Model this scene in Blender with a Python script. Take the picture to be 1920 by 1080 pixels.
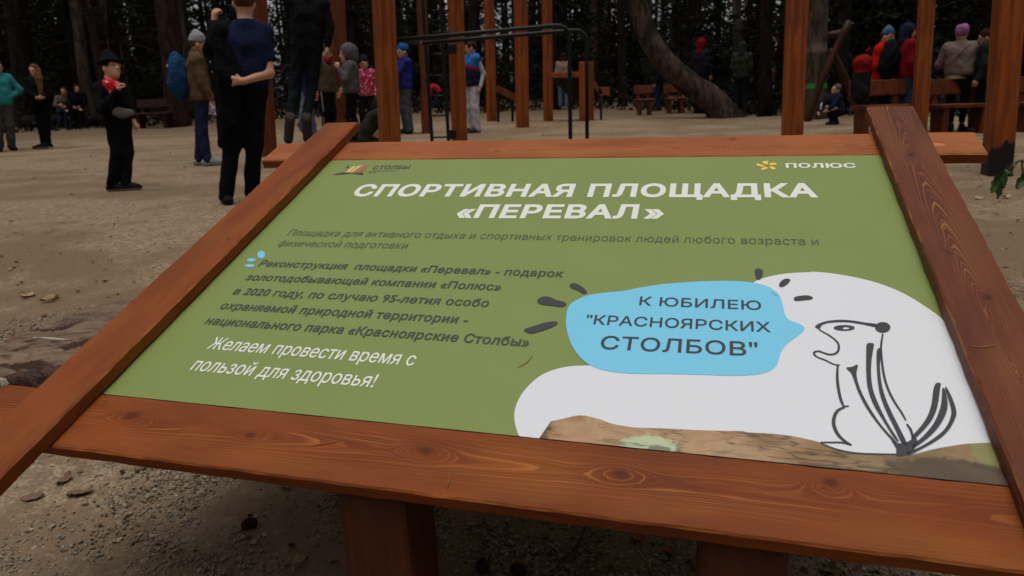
import bpy, math, random
import numpy as np
from mathutils import Matrix, Vector
from mathutils.geometry import delaunay_2d_cdt

for o in list(bpy.data.objects):
    bpy.data.objects.remove(o)
S = bpy.context.scene
COL = S.collection
R = math.radians
rng = random.Random(7)
nrg = np.random.default_rng(7)

# ------------------------------------------------------------------ camera
CAM_H = 1.05
F_PX = 1295.0
CR = np.array((0.99928002, -0.01054594, -0.0364449))     # camera right
CD = np.array((-0.03794005, -0.27776321, -0.95990007))   # camera down
CF = np.array((0.0, 0.96059168, -0.27796334))            # camera forward
cam_data = bpy.data.cameras.new('camera')
cam = bpy.data.objects.new('camera', cam_data)
COL.objects.link(cam)
cam.matrix_world = Matrix(((CR[0], -CD[0], -CF[0], 0), (CR[1], -CD[1], -CF[1], 0), (CR[2], -CD[2], -CF[2], CAM_H), (0, 0, 0, 1)))
cam_data.sensor_width = 36.0
cam_data.lens = F_PX / 1920 * 36.0
cam_data.clip_start = 0.02
cam_data.clip_end = 3000
cam_data.dof.use_dof = True
cam_data.dof.focus_distance = 1.55
cam_data.dof.aperture_fstop = 6.0
S.camera = cam

# ------------------------------------------------------------------ sky, sun, exposure
W = bpy.data.worlds.new('World')
S.world = W
W.use_nodes = True
nt = W.node_tree
bg = nt.nodes['Background']
sky = nt.nodes.new('ShaderNodeTexSky')
sky.sky_type = 'NISHITA'
sky.sun_disc = False
SUN_EL, SUN_AZ = R(82), R(200)
sky.sun_elevation = SUN_EL
sky.sun_rotation = SUN_AZ
sky.air_density = 1.0
sky.dust_density = 4.0
hs = nt.nodes.new('ShaderNodeHueSaturation')              # overcast: the blue is veiled by cloud
hs.inputs['Saturation'].default_value = 0.06
nt.links.new(sky.outputs[0], hs.inputs['Color'])
nt.links.new(hs.outputs[0], bg.inputs['Color'])
bg.inputs['Strength'].default_value = 0.10
sd = bpy.data.lights.new('sun', 'SUN')
sd.energy = 0.9
sd.angle = R(45)
sd.color = (1.0, 0.97, 0.92)
so = bpy.data.objects.new('sun', sd)
COL.objects.link(so)
sdir = Vector((math.sin(SUN_AZ) * math.cos(SUN_EL), math.cos(SUN_AZ) * math.cos(SUN_EL), math.sin(SUN_EL)))
so.rotation_euler = (-sdir).to_track_quat('-Z', 'Y').to_euler()
S.view_settings.view_transform = 'Standard'
S.view_settings.look = 'None'
S.view_settings.exposure = 0.12
S.view_settings.gamma = 1.0
S.cycles.max_bounces = 6
S.cycles.use_denoising = True

# ------------------------------------------------------------------ helpers
def tag(o, label=None, cat=None, group=None, kind=None):
    if label: o['label'] = label
    if cat: o['category'] = cat
    if group: o['group'] = group
    if kind: o['kind'] = kind
    return o


def link(o, parent=None):
    COL.objects.link(o)
    if parent is not None:
        o.parent = parent
    return o


def empty(name, loc=(0, 0, 0), rz=0.0):
    o = bpy.data.objects.new(name, None)
    o.empty_display_size = 0.1
    COL.objects.link(o)
    o.location = loc
    o.rotation_euler = (0, 0, rz)
    return o


def mesh_np(name, V, Fs, mats=(), smooth=True, parent=None, mi=None):
    """V (n,3); Fs a list of integer arrays (m,k), each with its own k."""
    V = np.asarray(V, dtype=np.float32)
    Fs = [np.asarray(f, dtype=np.int32) for f in Fs if len(f)]
    me = bpy.data.meshes.new(name)
    me.vertices.add(len(V))
    me.vertices.foreach_set('co', V.ravel())
    tot = sum(f.size for f in Fs)
    npoly = sum(len(f) for f in Fs)
    me.loops.add(tot)
    me.polygons.add(npoly)
    me.loops.foreach_set('vertex_index', np.concatenate([f.ravel() for f in Fs]))
    starts = []
    s = 0
    for f in Fs:
        starts.append(s + np.arange(len(f)) * f.shape[1])
        s += f.size
    me.polygons.foreach_set('loop_start', np.concatenate(starts).astype(np.int32))
    if mi is not None:
        me.polygons.foreach_set('material_index', np.asarray(mi, dtype=np.int32))
    me.update(calc_edges=True)
    me.validate()
    me.polygons.foreach_set('use_smooth', np.full(len(me.polygons), bool(smooth)))
    for m in mats:
        me.materials.append(m)
    o = bpy.data.objects.new(name, me)
    return link(o, parent)


class MB:
    """collects simple solids into one mesh"""
    def __init__(self):
        self.v, self.q, self.t, self.n = [], [], [], 0

    def add(self, V, Q=(), T=()):
        V = np.asarray(V, float)
        self.v.append(V)
        if len(Q): self.q.append(np.asarray(Q, int) + self.n)
        if len(T): self.t.append(np.asarray(T, int) + self.n)
        self.n += len(V)
        return self

    def box(self, c, d, rot=None, bev=0.0):
        """box with centre c, full sizes d, bevelled edges"""
        hx, hy, hz = [k / 2 for k in d]
        b = min(bev, hx * .9, hy * .9, hz * .9)
        if b <= 0:
            V = np.array([(x, y, z) for x in (-hx, hx) for y in (-hy, hy) for z in (-hz, hz)])
            Q = [(0, 1, 3, 2), (4, 6, 7, 5), (0, 4, 5, 1), (2, 3, 7, 6), (0, 2, 6, 4), (1, 5, 7, 3)]
            T = []
        else:
            V, idx = [], {}
            for sx in (-1, 1):
                for sy in (-1, 1):
                    for sz in (-1, 1):
                        for ax in range(3):
                            p = [sx * (hx - b), sy * (hy - b), sz * (hz - b)]
                            p[ax] += (sx, sy, sz)[ax] * b
                            idx[(sx, sy, sz, ax)] = len(V)
                            V.append(p)
            Q, T = [], []
            s2 = ((-1, -1), (1, -1), (1, 1), (-1, 1))
            for ax in range(3):
                o1, o2 = [k for k in range(3) if k != ax]
                for s in (-1, 1):
                    q = []
                    for a_, b_ in s2:
                        k = [0, 0, 0]; k[ax] = s; k[o1] = a_; k[o2] = b_
                        q.append(idx[(*k, ax)])
                    Q.append(q)
                for a_ in (-1, 1):
                    for b_ in (-1, 1):
                        q = []
                        for s, m in ((-1, o1), (1, o1), (1, o2), (-1, o2)):
                            k = [0, 0, 0]; k[ax] = s; k[o1] = a_; k[o2] = b_
                            q.append(idx[(*k, m)])
                        Q.append(q)
            for sx in (-1, 1):
                for sy in (-1, 1):
                    for sz in (-1, 1):
                        T.append([idx[(sx, sy, sz, a)] for a in range(3)])
            V = np.array(V, float)
        if rot is not None:
            V = V @ np.array(rot.to_3x3()).T
        return self.add(V + np.array(c), Q, T)

    def tube(self, pts, rad, n=10, flat=1.0, cap=True):
        """swept tube along pts with a radius (or one per point)"""
        P = np.asarray(pts, float)
        m = len(P)
        rad = np.full(m, rad) if np.isscalar(rad) else np.asarray(rad, float)
        T_ = np.gradient(P, axis=0)
        T_ /= np.linalg.norm(T_, axis=1)[:, None] + 1e-9
        ref = np.array((0, 0, 1.)) if abs(T_[0][2]) < .9 else np.array((1., 0, 0))
        V = []
        a0 = np.cross(T_[0], ref); a0 /= np.linalg.norm(a0)
        for i in range(m):
            a0 = a0 - T_[i] * (a0 @ T_[i]); a0 /= np.linalg.norm(a0) + 1e-9
            b0 = np.cross(T_[i], a0)
            th = np.arange(n) * 2 * math.pi / n
            V.append(P[i] + rad[i] * (np.cos(th)[:, None] * a0 + flat * np.sin(th)[:, None] * b0))
        V = np.concatenate(V)
        k = np.arange(n); k2 = (k + 1) % n
        Q = np.concatenate([np.stack([i * n + k, i * n + k2, (i + 1) * n + k2, (i + 1) * n + k], 1) for i in range(m - 1)])
        T = []
        if cap:
            V = np.concatenate([V, P[:1] - T_[:1] * rad[0] * .35, P[-1:] + T_[-1:] * rad[-1] * .35])
            c0, c1 = m * n, m * n + 1
            T = [(c0, b, a) for a, b in zip(k, k2)] + [(c1, (m - 1) * n + a, (m - 1) * n + b) for a, b in zip(k, k2)]
        return self.add(V, Q, T)

    def build(self, name, mats, parent=None, smooth=False):
        mats = mats if isinstance(mats, (list, tuple)) else [mats]
        Fs = []
        if self.q: Fs.append(np.concatenate(self.q))
        if self.t: Fs.append(np.concatenate(self.t))
        return mesh_np(name, np.concatenate(self.v), Fs, mats, smooth, parent)


def copy_tree(o, parent=None):
    c = o.copy()
    COL.objects.link(c)
    c.parent = parent
    for ch in list(o.children):
        copy_tree(ch, c)
    return c


# ------------------------------------------------------------------ ground height and placing
def sst(a, b, x):
    t = np.clip((np.asarray(x, float) - a) / (b - a), 0, 1)
    return t * t * (3 - 2 * t)


def ground_z(x, y):
    r = np.hypot(x, y)
    z = 0.2 * sst(1.6, 5.5, r) - 0.10 * sst(1.5, 6, x) * sst(3, 6, r)
    z = z + 0.018 * np.sin(x * 1.7 + 1.3 * np.sin(y * .9)) * np.sin(y * 1.3 + .7) * sst(2.2, 5, r)
    z = z + 0.03 * np.sin(x * .6 + 2) * np.sin(y * .45) * sst(4, 9, r)
    z = z + 0.35 * sst(21, 30, r) - 6.0 * sst(34, 140, r)
    return z


def gz(x, y):
    return float(ground_z(x, y))


def pray(px, py):
    d = CR * ((px - 960) / F_PX) + CD * ((py - 540) / F_PX) + CF
    return d


def at(px, py):
    """the ground point seen at a pixel of the photograph"""
    d = pray(px, py)
    t = 0.3
    while t < 300:
        p = d * t
        if p[2] + CAM_H < gz(p[0], p[1]):
            break
        t *= 1.01
    lo, hi = t / 1.01, t
    for _ in range(30):
        m = (lo + hi) / 2
        p = d * m
        if p[2] + CAM_H < gz(p[0], p[1]): hi = m
        else: lo = m
    p = d * hi
    return (p[0], p[1], gz(p[0], p[1]))


def atd(px, py, Y):
    """the point at depth Y (metres ahead) on the line of sight of a pixel"""
    d = pray(px, py)
    t = Y / d[1]
    return (d[0] * t, Y, d[2] * t + CAM_H)


def base(px, Y):
    """ground point in pixel column px (measured near the ground) at depth Y"""
    py = 200
    for _ in range(12):
        p = atd(px, py, Y)
        z = gz(p[0], Y)
        py -= (z - p[2]) / Y * F_PX
    return (p[0], Y, gz(p[0], Y))


def height_at(b, py):
    """height over base b at which a vertical line reaches pixel row py"""
    lo, hi = 0.05, 12.0
    for _ in range(40):
        m = (lo + hi) / 2
        q = np.array((b[0], b[1], b[2] + m - CAM_H))
        yy = 540 + F_PX * (q @ CD) / (q @ CF)
        if yy > py: lo = m
        else: hi = m
    return lo
# ------------------------------------------------------------------ materials
def srgb(r, g, b):
    return tuple(((c / 255) / 12.92 if c / 255 <= .04045 else ((c / 255 + .055) / 1.055) ** 2.4) for c in (r, g, b)) + (1.0,)


class NT:
    def __init__(self, name, rough=.7, spec=.3):
        self.m = bpy.data.materials.new(name)
        self.m.use_nodes = True
        self.t = self.m.node_tree
        self.b = self.t.nodes['Principled BSDF']
        self.b.inputs['Roughness'].default_value = rough
        self.b.inputs['Specular IOR Level'].default_value = spec

    def n(self, typ, **kw):
        n = self.t.nodes.new('ShaderNode' + typ)
        for k, v in kw.items():
            if k.startswith('i_'):
                k = k[2:].replace('_', ' ')
                n.inputs[k].default_value = v
            else:
                setattr(n, k, v)
        return n

    def l(self, a, b):
        self.t.links.new(a, b)

    def val(self, x, sock):
        if isinstance(x, (int, float)):
            sock.default_value = x
        else:
            self.l(x, sock)

    def math(self, op, a, b=0.0, c=0.0, clamp=False):
        n = self.n('Math', operation=op, use_clamp=clamp)
        for x, s in zip((a, b, c), n.inputs):
            self.val(x, s)
        return n.outputs[0]

    def coords(self, scale=(1, 1, 1), kind='Object', loc=(0, 0, 0)):
        tc = self.n('TexCoord')
        mp = self.n('Mapping')
        mp.inputs['Scale'].default_value = scale
        mp.inputs['Location'].default_value = loc
        self.l(tc.outputs[kind], mp.inputs['Vector'])
        return mp.outputs[0]

    def noise(self, vec, scale=5, detail=4, rough=.55, dist=0.0):
        n = self.n('TexNoise')
        n.inputs['Scale'].default_value = scale
        n.inputs['Detail'].default_value = detail
        n.inputs['Roughness'].default_value = rough
        n.inputs['Distortion'].default_value = dist
        self.l(vec, n.inputs['Vector'])
        return n.outputs['Fac']

    def ramp(self, fac, stops, interp='LINEAR'):
        n = self.n('ValToRGB')
        n.color_ramp.interpolation = interp
        e = n.color_ramp.elements
        while len(e) < len(stops): e.new(.5)
        for k, (p, c) in enumerate(stops):
            e[k].position = p
            e[k].color = c if len(c) == 4 else (*c, 1)
        self.val(fac, n.inputs[0])
        return n.outputs[0]

    def mix(self, fac, a, b, mode='MIX'):
        n = self.n('Mix', data_type='RGBA', blend_type=mode)
        self.val(fac, n.inputs[0])
        for x, s in ((a, n.inputs[6]), (b, n.inputs[7])):
            if isinstance(x, tuple): s.default_value = x if len(x) == 4 else (*x, 1)
            else: self.l(x, s)
        return n.outputs[2]

    def step(self, x, lo, hi):
        n = self.n('MapRange', interpolation_type='SMOOTHSTEP')
        n.inputs['From Min'].default_value = lo
        n.inputs['From Max'].default_value = hi
        self.l(x, n.inputs[0])
        return n.outputs[0]

    def color(self, c):
        if isinstance(c, tuple): self.b.inputs['Base Color'].default_value = c if len(c) == 4 else (*c, 1)
        else: self.l(c, self.b.inputs['Base Color'])
        return self

    def bump(self, h, strength=.3, dist=.01):
        n = self.n('Bump')
        n.inputs['Strength'].default_value = strength
        n.inputs['Distance'].default_value = dist
        self.l(h, n.inputs['Height'])
        self.l(n.outputs[0], self.b.inputs['Normal'])
        return self


def cl(c, k=1.0):
    return tuple(min(1, v * k) for v in c[:3]) + (1.0,)


_cloth = {}
def cloth(r, g, b, kind='cloth'):
    """plain fabric of the given display colour, with slight fading and creases"""
    key = (r, g, b, kind)
    if key in _cloth: return _cloth[key]
    k = NT('%s_fabric' % kind, .9 if kind != 'shell' else .5, .1)
    base_ = cl(srgb(r, g, b), .74)
    v = k.coords()
    f = k.noise(v, 9, 3)
    k.color(k.mix(f, cl(base_, .78), cl(base_, 1.2)))
    w = k.noise(k.coords((1, 1, .75)), 7.5, 3, .55, 2.2)
    w2 = k.noise(k.coords((1, 1, .8)), 26, 3, .5, .8)
    k.bump(k.math('ADD', k.math('MULTIPLY', k.math('ABSOLUTE', k.math('SUBTRACT', w, .5)), 2.0), k.math('MULTIPLY', w2, .35)), .5 if kind != 'tee' else .28, .05 if kind != 'hair' else .02)
    _cloth[key] = k.m
    return k.m


def pattern_cloth(c1, c2, scale, lo=.5, hi=.56):
    k = NT('patterned_fabric', .85, .2)
    v = k.n('TexVoronoi', feature='F1')
    v.inputs['Scale'].default_value = scale
    k.l(k.coords(), v.inputs['Vector'])
    f = k.noise(k.coords(), scale * .8, 2, .5, 1.0)
    k.color(k.mix(k.step(f, lo, hi), c1, c2))
    return k.m


def plain(name, col, rough=.6, spec=.3, var=.15, scale=20):
    k = NT(name, rough, spec)
    k.color(k.mix(k.noise(k.coords(), scale, 3), cl(col, 1 - var), cl(col, 1 + var)))
    return k.m


def board_wood(name, base_, dark, light, knots, seed=0.0, yc=0.0, pith=.05, slope=.02, period=.0052, saw=0.0, rough=.55, lightk=.8, thin=.70, hw=.07):
    """stained softwood board: growth rings of a tilted log cut flat, bent round the knots"""
    k = NT(name, rough, .13)
    tc = k.n('TexCoord')
    sp = k.n('SeparateXYZ')
    k.l(tc.outputs['Object'], sp.inputs[0])
    X, Y, Z = sp.outputs
    nv = k.coords((1.6, 7, 7), loc=(seed * 3.1, seed, 0))
    n1 = k.math('MULTIPLY', k.math('SUBTRACT', k.noise(nv, 1.0, 3, .45), .5), .034)
    n2 = k.math('MULTIPLY', k.math('SUBTRACT', k.noise(k.coords((8, 60, 60), loc=(seed, 2, 0)), 1.0, 2, .5), .5), .003)
    yy = k.math('ADD', k.math('SUBTRACT', Y, yc), n1)
    wob = k.math('MULTIPLY', k.math('SINE', k.math('MULTIPLY_ADD', X, 2.3, seed)), .012)
    dd = k.math('ADD', k.math('MULTIPLY_ADD', X, slope, pith), k.math('ADD', wob, k.math('MULTIPLY', Z, -.9)))
    r = k.math('SQRT', k.math('ADD', k.math('MULTIPLY', yy, yy), k.math('MULTIPLY', dd, dd)))
    r = k.math('ADD', r, n2)
    kn_ = k.math('MULTIPLY', k.math('SUBTRACT', k.noise(k.coords((26, 40, 40), loc=(seed, 5, 0)), 1.0, 2), .5), .022)
    Xk, Yk = k.math('ADD', X, kn_), k.math('ADD', Y, k.math('MULTIPLY', kn_, .6))
    core = near = None
    for kx, ky, kr in knots:
        ex = k.math('DIVIDE', k.math('SUBTRACT', Xk, kx), kr * 2.6)
        ey = k.math('DIVIDE', k.math('SUBTRACT', Yk, ky), kr * 1.35)
        q = k.math('ADD', k.math('MULTIPLY', ex, ex), k.math('MULTIPLY', ey, ey))
        g = k.math('EXPONENT', k.math('MULTIPLY', q, -1.0))
        r = k.math('SUBTRACT', r, k.math('MULTIPLY', g, kr * .95))
        near = g if near is None else k.math('ADD', near, g, clamp=True)
        ex2 = k.math('DIVIDE', k.math('SUBTRACT', Xk, kx), kr * .95)
        ey2 = k.math('DIVIDE', k.math('SUBTRACT', Yk, ky), kr * .62)
        q2 = k.math('ADD', k.math('MULTIPLY', ex2, ex2), k.math('MULTIPLY', ey2, ey2))
        c_ = k.math('EXPONENT', k.math('MULTIPLY', k.math('MULTIPLY', q2, q2), -1.0))
        core = c_ if core is None else k.math('ADD', core, c_, clamp=True)
    ph = k.math('FRACT', k.math('DIVIDE', r, period))
    edge = k.math('MULTIPLY', k.step(ph, thin, .93), k.math('SUBTRACT', 1.0, k.step(ph, .95, 1.0)))
    patch = k.step(k.noise(k.coords((2.2, 12, 12), loc=(0, seed, 0)), 1.0, 3), .40, .62)
    mid = k.math('EXPONENT', k.math('MULTIPLY', k.math('MULTIPLY', yy, yy), -900.0))
    mask = k.math('MULTIPLY', patch, k.math('MULTIPLY_ADD', mid, .75, .25))
    ph2 = k.math('FRACT', k.math('DIVIDE', r, period * .37))
    fine = k.math('MULTIPLY', k.step(ph2, .45, .95), k.math('MULTIPLY_ADD', k.step(k.noise(k.coords((3, 26, 26), loc=(seed, 3, 4)), 1.0, 3), .35, .65), .34, .06))
    lf = k.math('MULTIPLY', k.math('MAXIMUM', k.math('MULTIPLY', edge, mask), fine), lightk)
    if near is not None:
        lf = k.math('MULTIPLY', lf, k.math('MULTIPLY_ADD', near, -.6, 1.0))
    blot = k.noise(k.coords((2.5, 9, 9), loc=(seed, 0, 3)), 1.0, 4, .6)
    col = k.mix(k.step(blot, .3, .72), dark, base_)
    och = k.noise(k.coords((3.1, 8, 8), loc=(seed, 4, 1)), 1.0, 3, .55)
    col = k.mix(k.math('MULTIPLY', k.step(och, .48, .68), .55), col, (base_[0] * 1.02, base_[1] * 1.32, base_[2] * 1.05, 1))
    fib = k.noise(k.coords((14, 420, 420)), 1.0, 3, .7)
    col = k.mix(k.math('MULTIPLY', fib, .38), col, cl(dark, .72))
    if saw:
        w = k.math('SINE', k.math('MULTIPLY', X, 2 * math.pi / .0062))
        sw = k.math('MULTIPLY', k.step(w, .1, 1.0), k.math('MULTIPLY', k.noise(k.coords((3, 20, 20), loc=(4, 1, 0)), 1.0, 2), saw))
        col = k.mix(sw, col, cl(light, .72))
    col = k.mix(lf, col, light)
    if core is not None:
        col = k.mix(k.math('MULTIPLY', core, .72), col, cl(dark, .5))
    # pale scratches
    s = k.noise(k.coords((9, 45, 45), loc=(1.7 + seed, 6, 0)), 1.0, 1, .4, 2.0)
    sc_ = k.math('MULTIPLY', k.math('SUBTRACT', 1.0, k.step(k.math('ABSOLUTE', k.math('SUBTRACT', s, .5)), .0, .004)), k.step(k.noise(k.coords((5, 5, 5), loc=(seed, 9, 0)), 1.0, 2), .60, .7))
    col = k.mix(k.math('MULTIPLY', sc_, .5), col, light)
    ay = k.math('ADD', k.math('ABSOLUTE', Y), k.math('MULTIPLY', k.math('SUBTRACT', k.noise(k.coords((22, 60, 60), loc=(seed, 1, 2)), 1.0, 3, .6), .5), .012))
    wear = k.math('MULTIPLY', k.math('MULTIPLY', k.step(ay, hw - .0045, hw - .0005), k.step(Z, .0105, .0125)), k.step(k.noise(k.coords((6, 6, 6), loc=(seed, 7, 2)), 1.0, 3), .46, .60))
    col = k.mix(k.math('MULTIPLY', wear, .7), col, cl(light, .9))
    k.color(col)
    rr = k.math('MULTIPLY_ADD', blot, .25, rough - .12)
    k.l(rr, k.b.inputs['Roughness'])
    h = k.math('ADD', k.math('MULTIPLY', edge, .5), k.math('MULTIPLY', fib, .9))
    k.bump(h, .28, .0016)
    return k.m


def timber(name, base_, dark, seed=0.0, tar=None):
    """stained square posts and planks of the playground: streaks along Z"""
    k = NT(name, .55, .3)
    f = k.noise(k.coords((16, 16, 1.1), loc=(seed, 0, 0)), 1.0, 5, .6, .8)
    f2 = k.noise(k.coords((3, 3, 1.5), loc=(0, seed, 0)), 1.0, 3)
    col = k.mix(k.step(f, .32, .68), dark, base_)
    col = k.mix(k.math('MULTIPLY', k.step(f2, .45, .7), .4), col, cl(dark, .7))
    if tar:                                                # foot brushed with bitumen, with a ragged upper edge
        sp = k.n('SeparateXYZ')
        k.l(k.n('TexCoord').outputs['Object'], sp.inputs[0])
        e = k.math('ADD', sp.outputs[2], k.math('MULTIPLY', k.math('SUBTRACT', k.noise(k.coords((7, 7, .6)), 1.0, 3, .6), .5), -.34))
        col = k.mix(k.math('SUBTRACT', 1.0, k.step(e, tar - .012, tar + .012)), col, (.011, .010, .010, 1))
    k.color(col)
    k.bump(f, .3, .006)
    return k.m


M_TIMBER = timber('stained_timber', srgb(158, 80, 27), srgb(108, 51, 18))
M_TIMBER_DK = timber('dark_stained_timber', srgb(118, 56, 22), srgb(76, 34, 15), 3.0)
M_BLACK = plain('black_painted_steel', (.008, .008, .009, 1), .5, .25)
M_BITUMEN = plain('black_bitumen_coat', (.012, .011, .011, 1), .6, .4, .4)
M_STEEL = plain('zinc_steel', (.45, .45, .46, 1), .35, .5)
# ------------------------------------------------------------------ ground
def ground_material():
    k = NT('gravelly_sand', .95, .12)
    v = k.coords()
    big = k.noise(k.coords((.55, .9, 1)), 1.0, 5, .6, .6)
    mid = k.noise(v, 3.2, 5, .62)
    fine = k.noise(v, 90, 3, .7)
    grit = k.n('TexVoronoi', feature='F1')
    grit.inputs['Scale'].default_value = 70
    k.l(v, grit.inputs['Vector'])
    gs = k.n('SeparateXYZ')
    k.l(grit.outputs['Color'], gs.inputs[0])
    sand = k.mix(mid, srgb(172, 150, 122), srgb(196, 174, 145))
    soil = k.mix(mid, srgb(94, 67, 46), srgb(128, 98, 72))
    m = k.math('ADD', k.math('MULTIPLY', big, .75), k.math('MULTIPLY', mid, .35))
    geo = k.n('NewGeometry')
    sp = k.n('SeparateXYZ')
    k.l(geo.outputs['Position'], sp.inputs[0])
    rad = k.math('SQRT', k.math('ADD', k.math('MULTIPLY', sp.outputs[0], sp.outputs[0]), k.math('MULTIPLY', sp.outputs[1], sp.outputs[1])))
    m = k.math('ADD', m, k.math('MULTIPLY', k.math('SUBTRACT', 1.0, k.step(rad, 1.7, 3.0)), .04))   # more soil colour mixed in near the camera
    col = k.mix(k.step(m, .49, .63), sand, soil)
    far = k.step(k.math('ADD', rad, k.math('MULTIPLY', big, 5.0)), 20.5, 25.0)
    litter = k.mix(mid, srgb(52, 36, 24), srgb(88, 62, 40))
    col = k.mix(far, col, litter)
    speck = k.noise(v, 21, 6, .78)
    col = k.mix(k.step(speck, .36, .62), cl(srgb(112, 92, 72), 1.0), col)
    col = k.mix(k.math('MULTIPLY', k.step(speck, .60, .74), .5), col, srgb(196, 180, 158))
    col = k.mix(k.step(fine, .34, .70), cl(srgb(124, 105, 84), 1.0), col)
    peb = k.math('MULTIPLY', k.math('SUBTRACT', 1.0, k.step(grit.outputs['Distance'], .0, .45)), k.step(gs.outputs[0], .55, .75))
    col = k.mix(k.math('MULTIPLY', peb, .30), col, srgb(168, 156, 140))
    k.color(col)
    h = k.math('ADD', k.math('MULTIPLY', fine, .5), k.math('ADD', k.math('MULTIPLY', mid, 1.2), k.math('MULTIPLY', peb, .7)))
    k.bump(h, .55, .014)
    return k.m


def build_ground():
    nr, na = 250, 420
    r = 0.25 * (1.0325 ** np.arange(nr))
    a = np.arange(na) * 2 * math.pi / na
    RR, AA = np.meshgrid(r, a, indexing='ij')
    X, Y = RR * np.sin(AA), RR * np.cos(AA)
    Z = ground_z(X, Y)
    near = 1 - sst(3, 7, RR)
    Z = Z + near * (.006 * np.sin(X * 9 + 2 * np.sin(Y * 5)) * np.sin(Y * 8 + 1) + .0035 * np.sin(X * 31 + 3 * np.sin(Y * 13)) * np.sin(Y * 27))
    V = np.stack([X, Y, Z], -1).reshape(-1, 3)
    i, j = np.meshgrid(np.arange(nr - 1), np.arange(na), indexing='ij')
    j2 = (j + 1) % na
    Q = np.stack([i * na + j, i * na + j2, (i + 1) * na + j2, (i + 1) * na + j], -1).reshape(-1, 4)[:, ::-1]
    V = np.concatenate([V, [[0, 0, gz(0, 0)]]])
    c = len(V) - 1
    T = np.array([(c, (k + 1) % na, k) for k in range(na)])[:, ::-1]
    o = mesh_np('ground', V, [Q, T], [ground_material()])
    tag(o, 'brown sandy gravel ground of the clearing with darker soil patches', 'ground', kind='structure')


build_ground()


def pebble_field():
    """fine gravel lying on the soil round the board: nobody could count it"""
    ico = np.array([(-1, 1.618, 0), (1, 1.618, 0), (-1, -1.618, 0), (1, -1.618, 0), (0, -1, 1.618), (0, 1, 1.618), (0, -1, -1.618), (0, 1, -1.618), (1.618, 0, -1), (1.618, 0, 1), (-1.618, 0, -1), (-1.618, 0, 1)]) / 1.902
    tri = np.array([(0, 11, 5), (0, 5, 1), (0, 1, 7), (0, 7, 10), (0, 10, 11), (1, 5, 9), (5, 11, 4), (11, 10, 2), (10, 7, 6), (7, 1, 8), (3, 9, 4), (3, 4, 2), (3, 2, 6), (3, 6, 8), (3, 8, 9), (4, 9, 5), (2, 4, 11), (6, 2, 10), (8, 6, 7), (9, 8, 1)])
    n = 150000
    r = .8 + 3.0 * nrg.random(n) ** 1.5
    th = np.radians(-58 + 116 * nrg.random(n))
    x, y = r * np.sin(th), r * np.cos(th)
    clump = np.sin(x * 5.1 + 1.7 * np.sin(y * 3.3)) * np.sin(y * 4.3 + 1.1 * np.sin(x * 2.7)) + .6 * np.sin(x * 11 + y * 7)
    keep = clump + nrg.normal(0, .55, n) > -.55
    x, y = x[keep], y[keep]
    n = len(x)
    s = np.clip(nrg.lognormal(-5.68, .38, n), .0018, .009)
    big = nrg.random(n) < .012
    s[big] *= 1.9
    q = nrg.normal(size=(n, 3, 3))
    q, _ = np.linalg.qr(q)
    V = ico[None] * (1 + nrg.normal(0, .16, (n, 12, 1)))
    V = V * (np.array((1.15, .9, .62)) * (1 + nrg.normal(0, .15, (n, 1, 3))))
    V = np.einsum('nij,nkj->nki', q, V) * s[:, None, None]
    V[:, :, 2] *= .8
    z = ground_z(x, y) + .25 * s
    V += np.stack([x, y, z], -1)[:, None]
    T = (tri[None] + (np.arange(n) * 12)[:, None, None]).reshape(-1, 3)
    k = NT('gravel_stone', .9, .2)
    ri = k.n('NewGeometry')
    k.color(k.ramp(ri.outputs['Random Per Island'], [(0, srgb(106, 90, 74)), (.35, srgb(140, 124, 104)), (.7, srgb(162, 146, 125)), (.95, srgb(142, 137, 129)), (1, srgb(186, 177, 163))]))
    o = mesh_np('gravel', V.reshape(-1, 3), [T], [k.m], smooth=False)
    tag(o, 'fine grey brown gravel strewn over the soil round the board', 'gravel', kind='stuff')


pebble_field()


def leaf_mesh(L, Wd, curl, seed):
    r = random.Random(seed)
    nu, nv = 9, 5
    V = []
    for i in range(nu):
        t = i / (nu - 1)
        w = Wd * math.sin(math.pi * min(1, t * .93 + .04)) ** .75 * (1 + .22 * math.sin(t * 23 + seed * 2) + .12 * math.sin(t * 47 + seed))
        for j in range(nv):
            s = j / (nv - 1) * 2 - 1
            V.append((L * (t - .5), s * w * .5 * (1 + .12 * math.sin(t * 17 + seed)), curl * (abs(s) ** 1.4 * (.42 + .3 * math.sin(5 * t + seed + (2 if s > 0 else 0))) + .9 * (t - .45) ** 2 + .12 * math.sin(7 * t + 2 * seed)) * L + .0015 * math.sin(9 * t + 5 * s + seed)))
    Q = [(i * nv + j, (i + 1) * nv + j, (i + 1) * nv + j + 1, i * nv + j + 1) for i in range(nu - 1) for j in range(nv - 1)]
    return np.array(V), np.array(Q)


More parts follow.
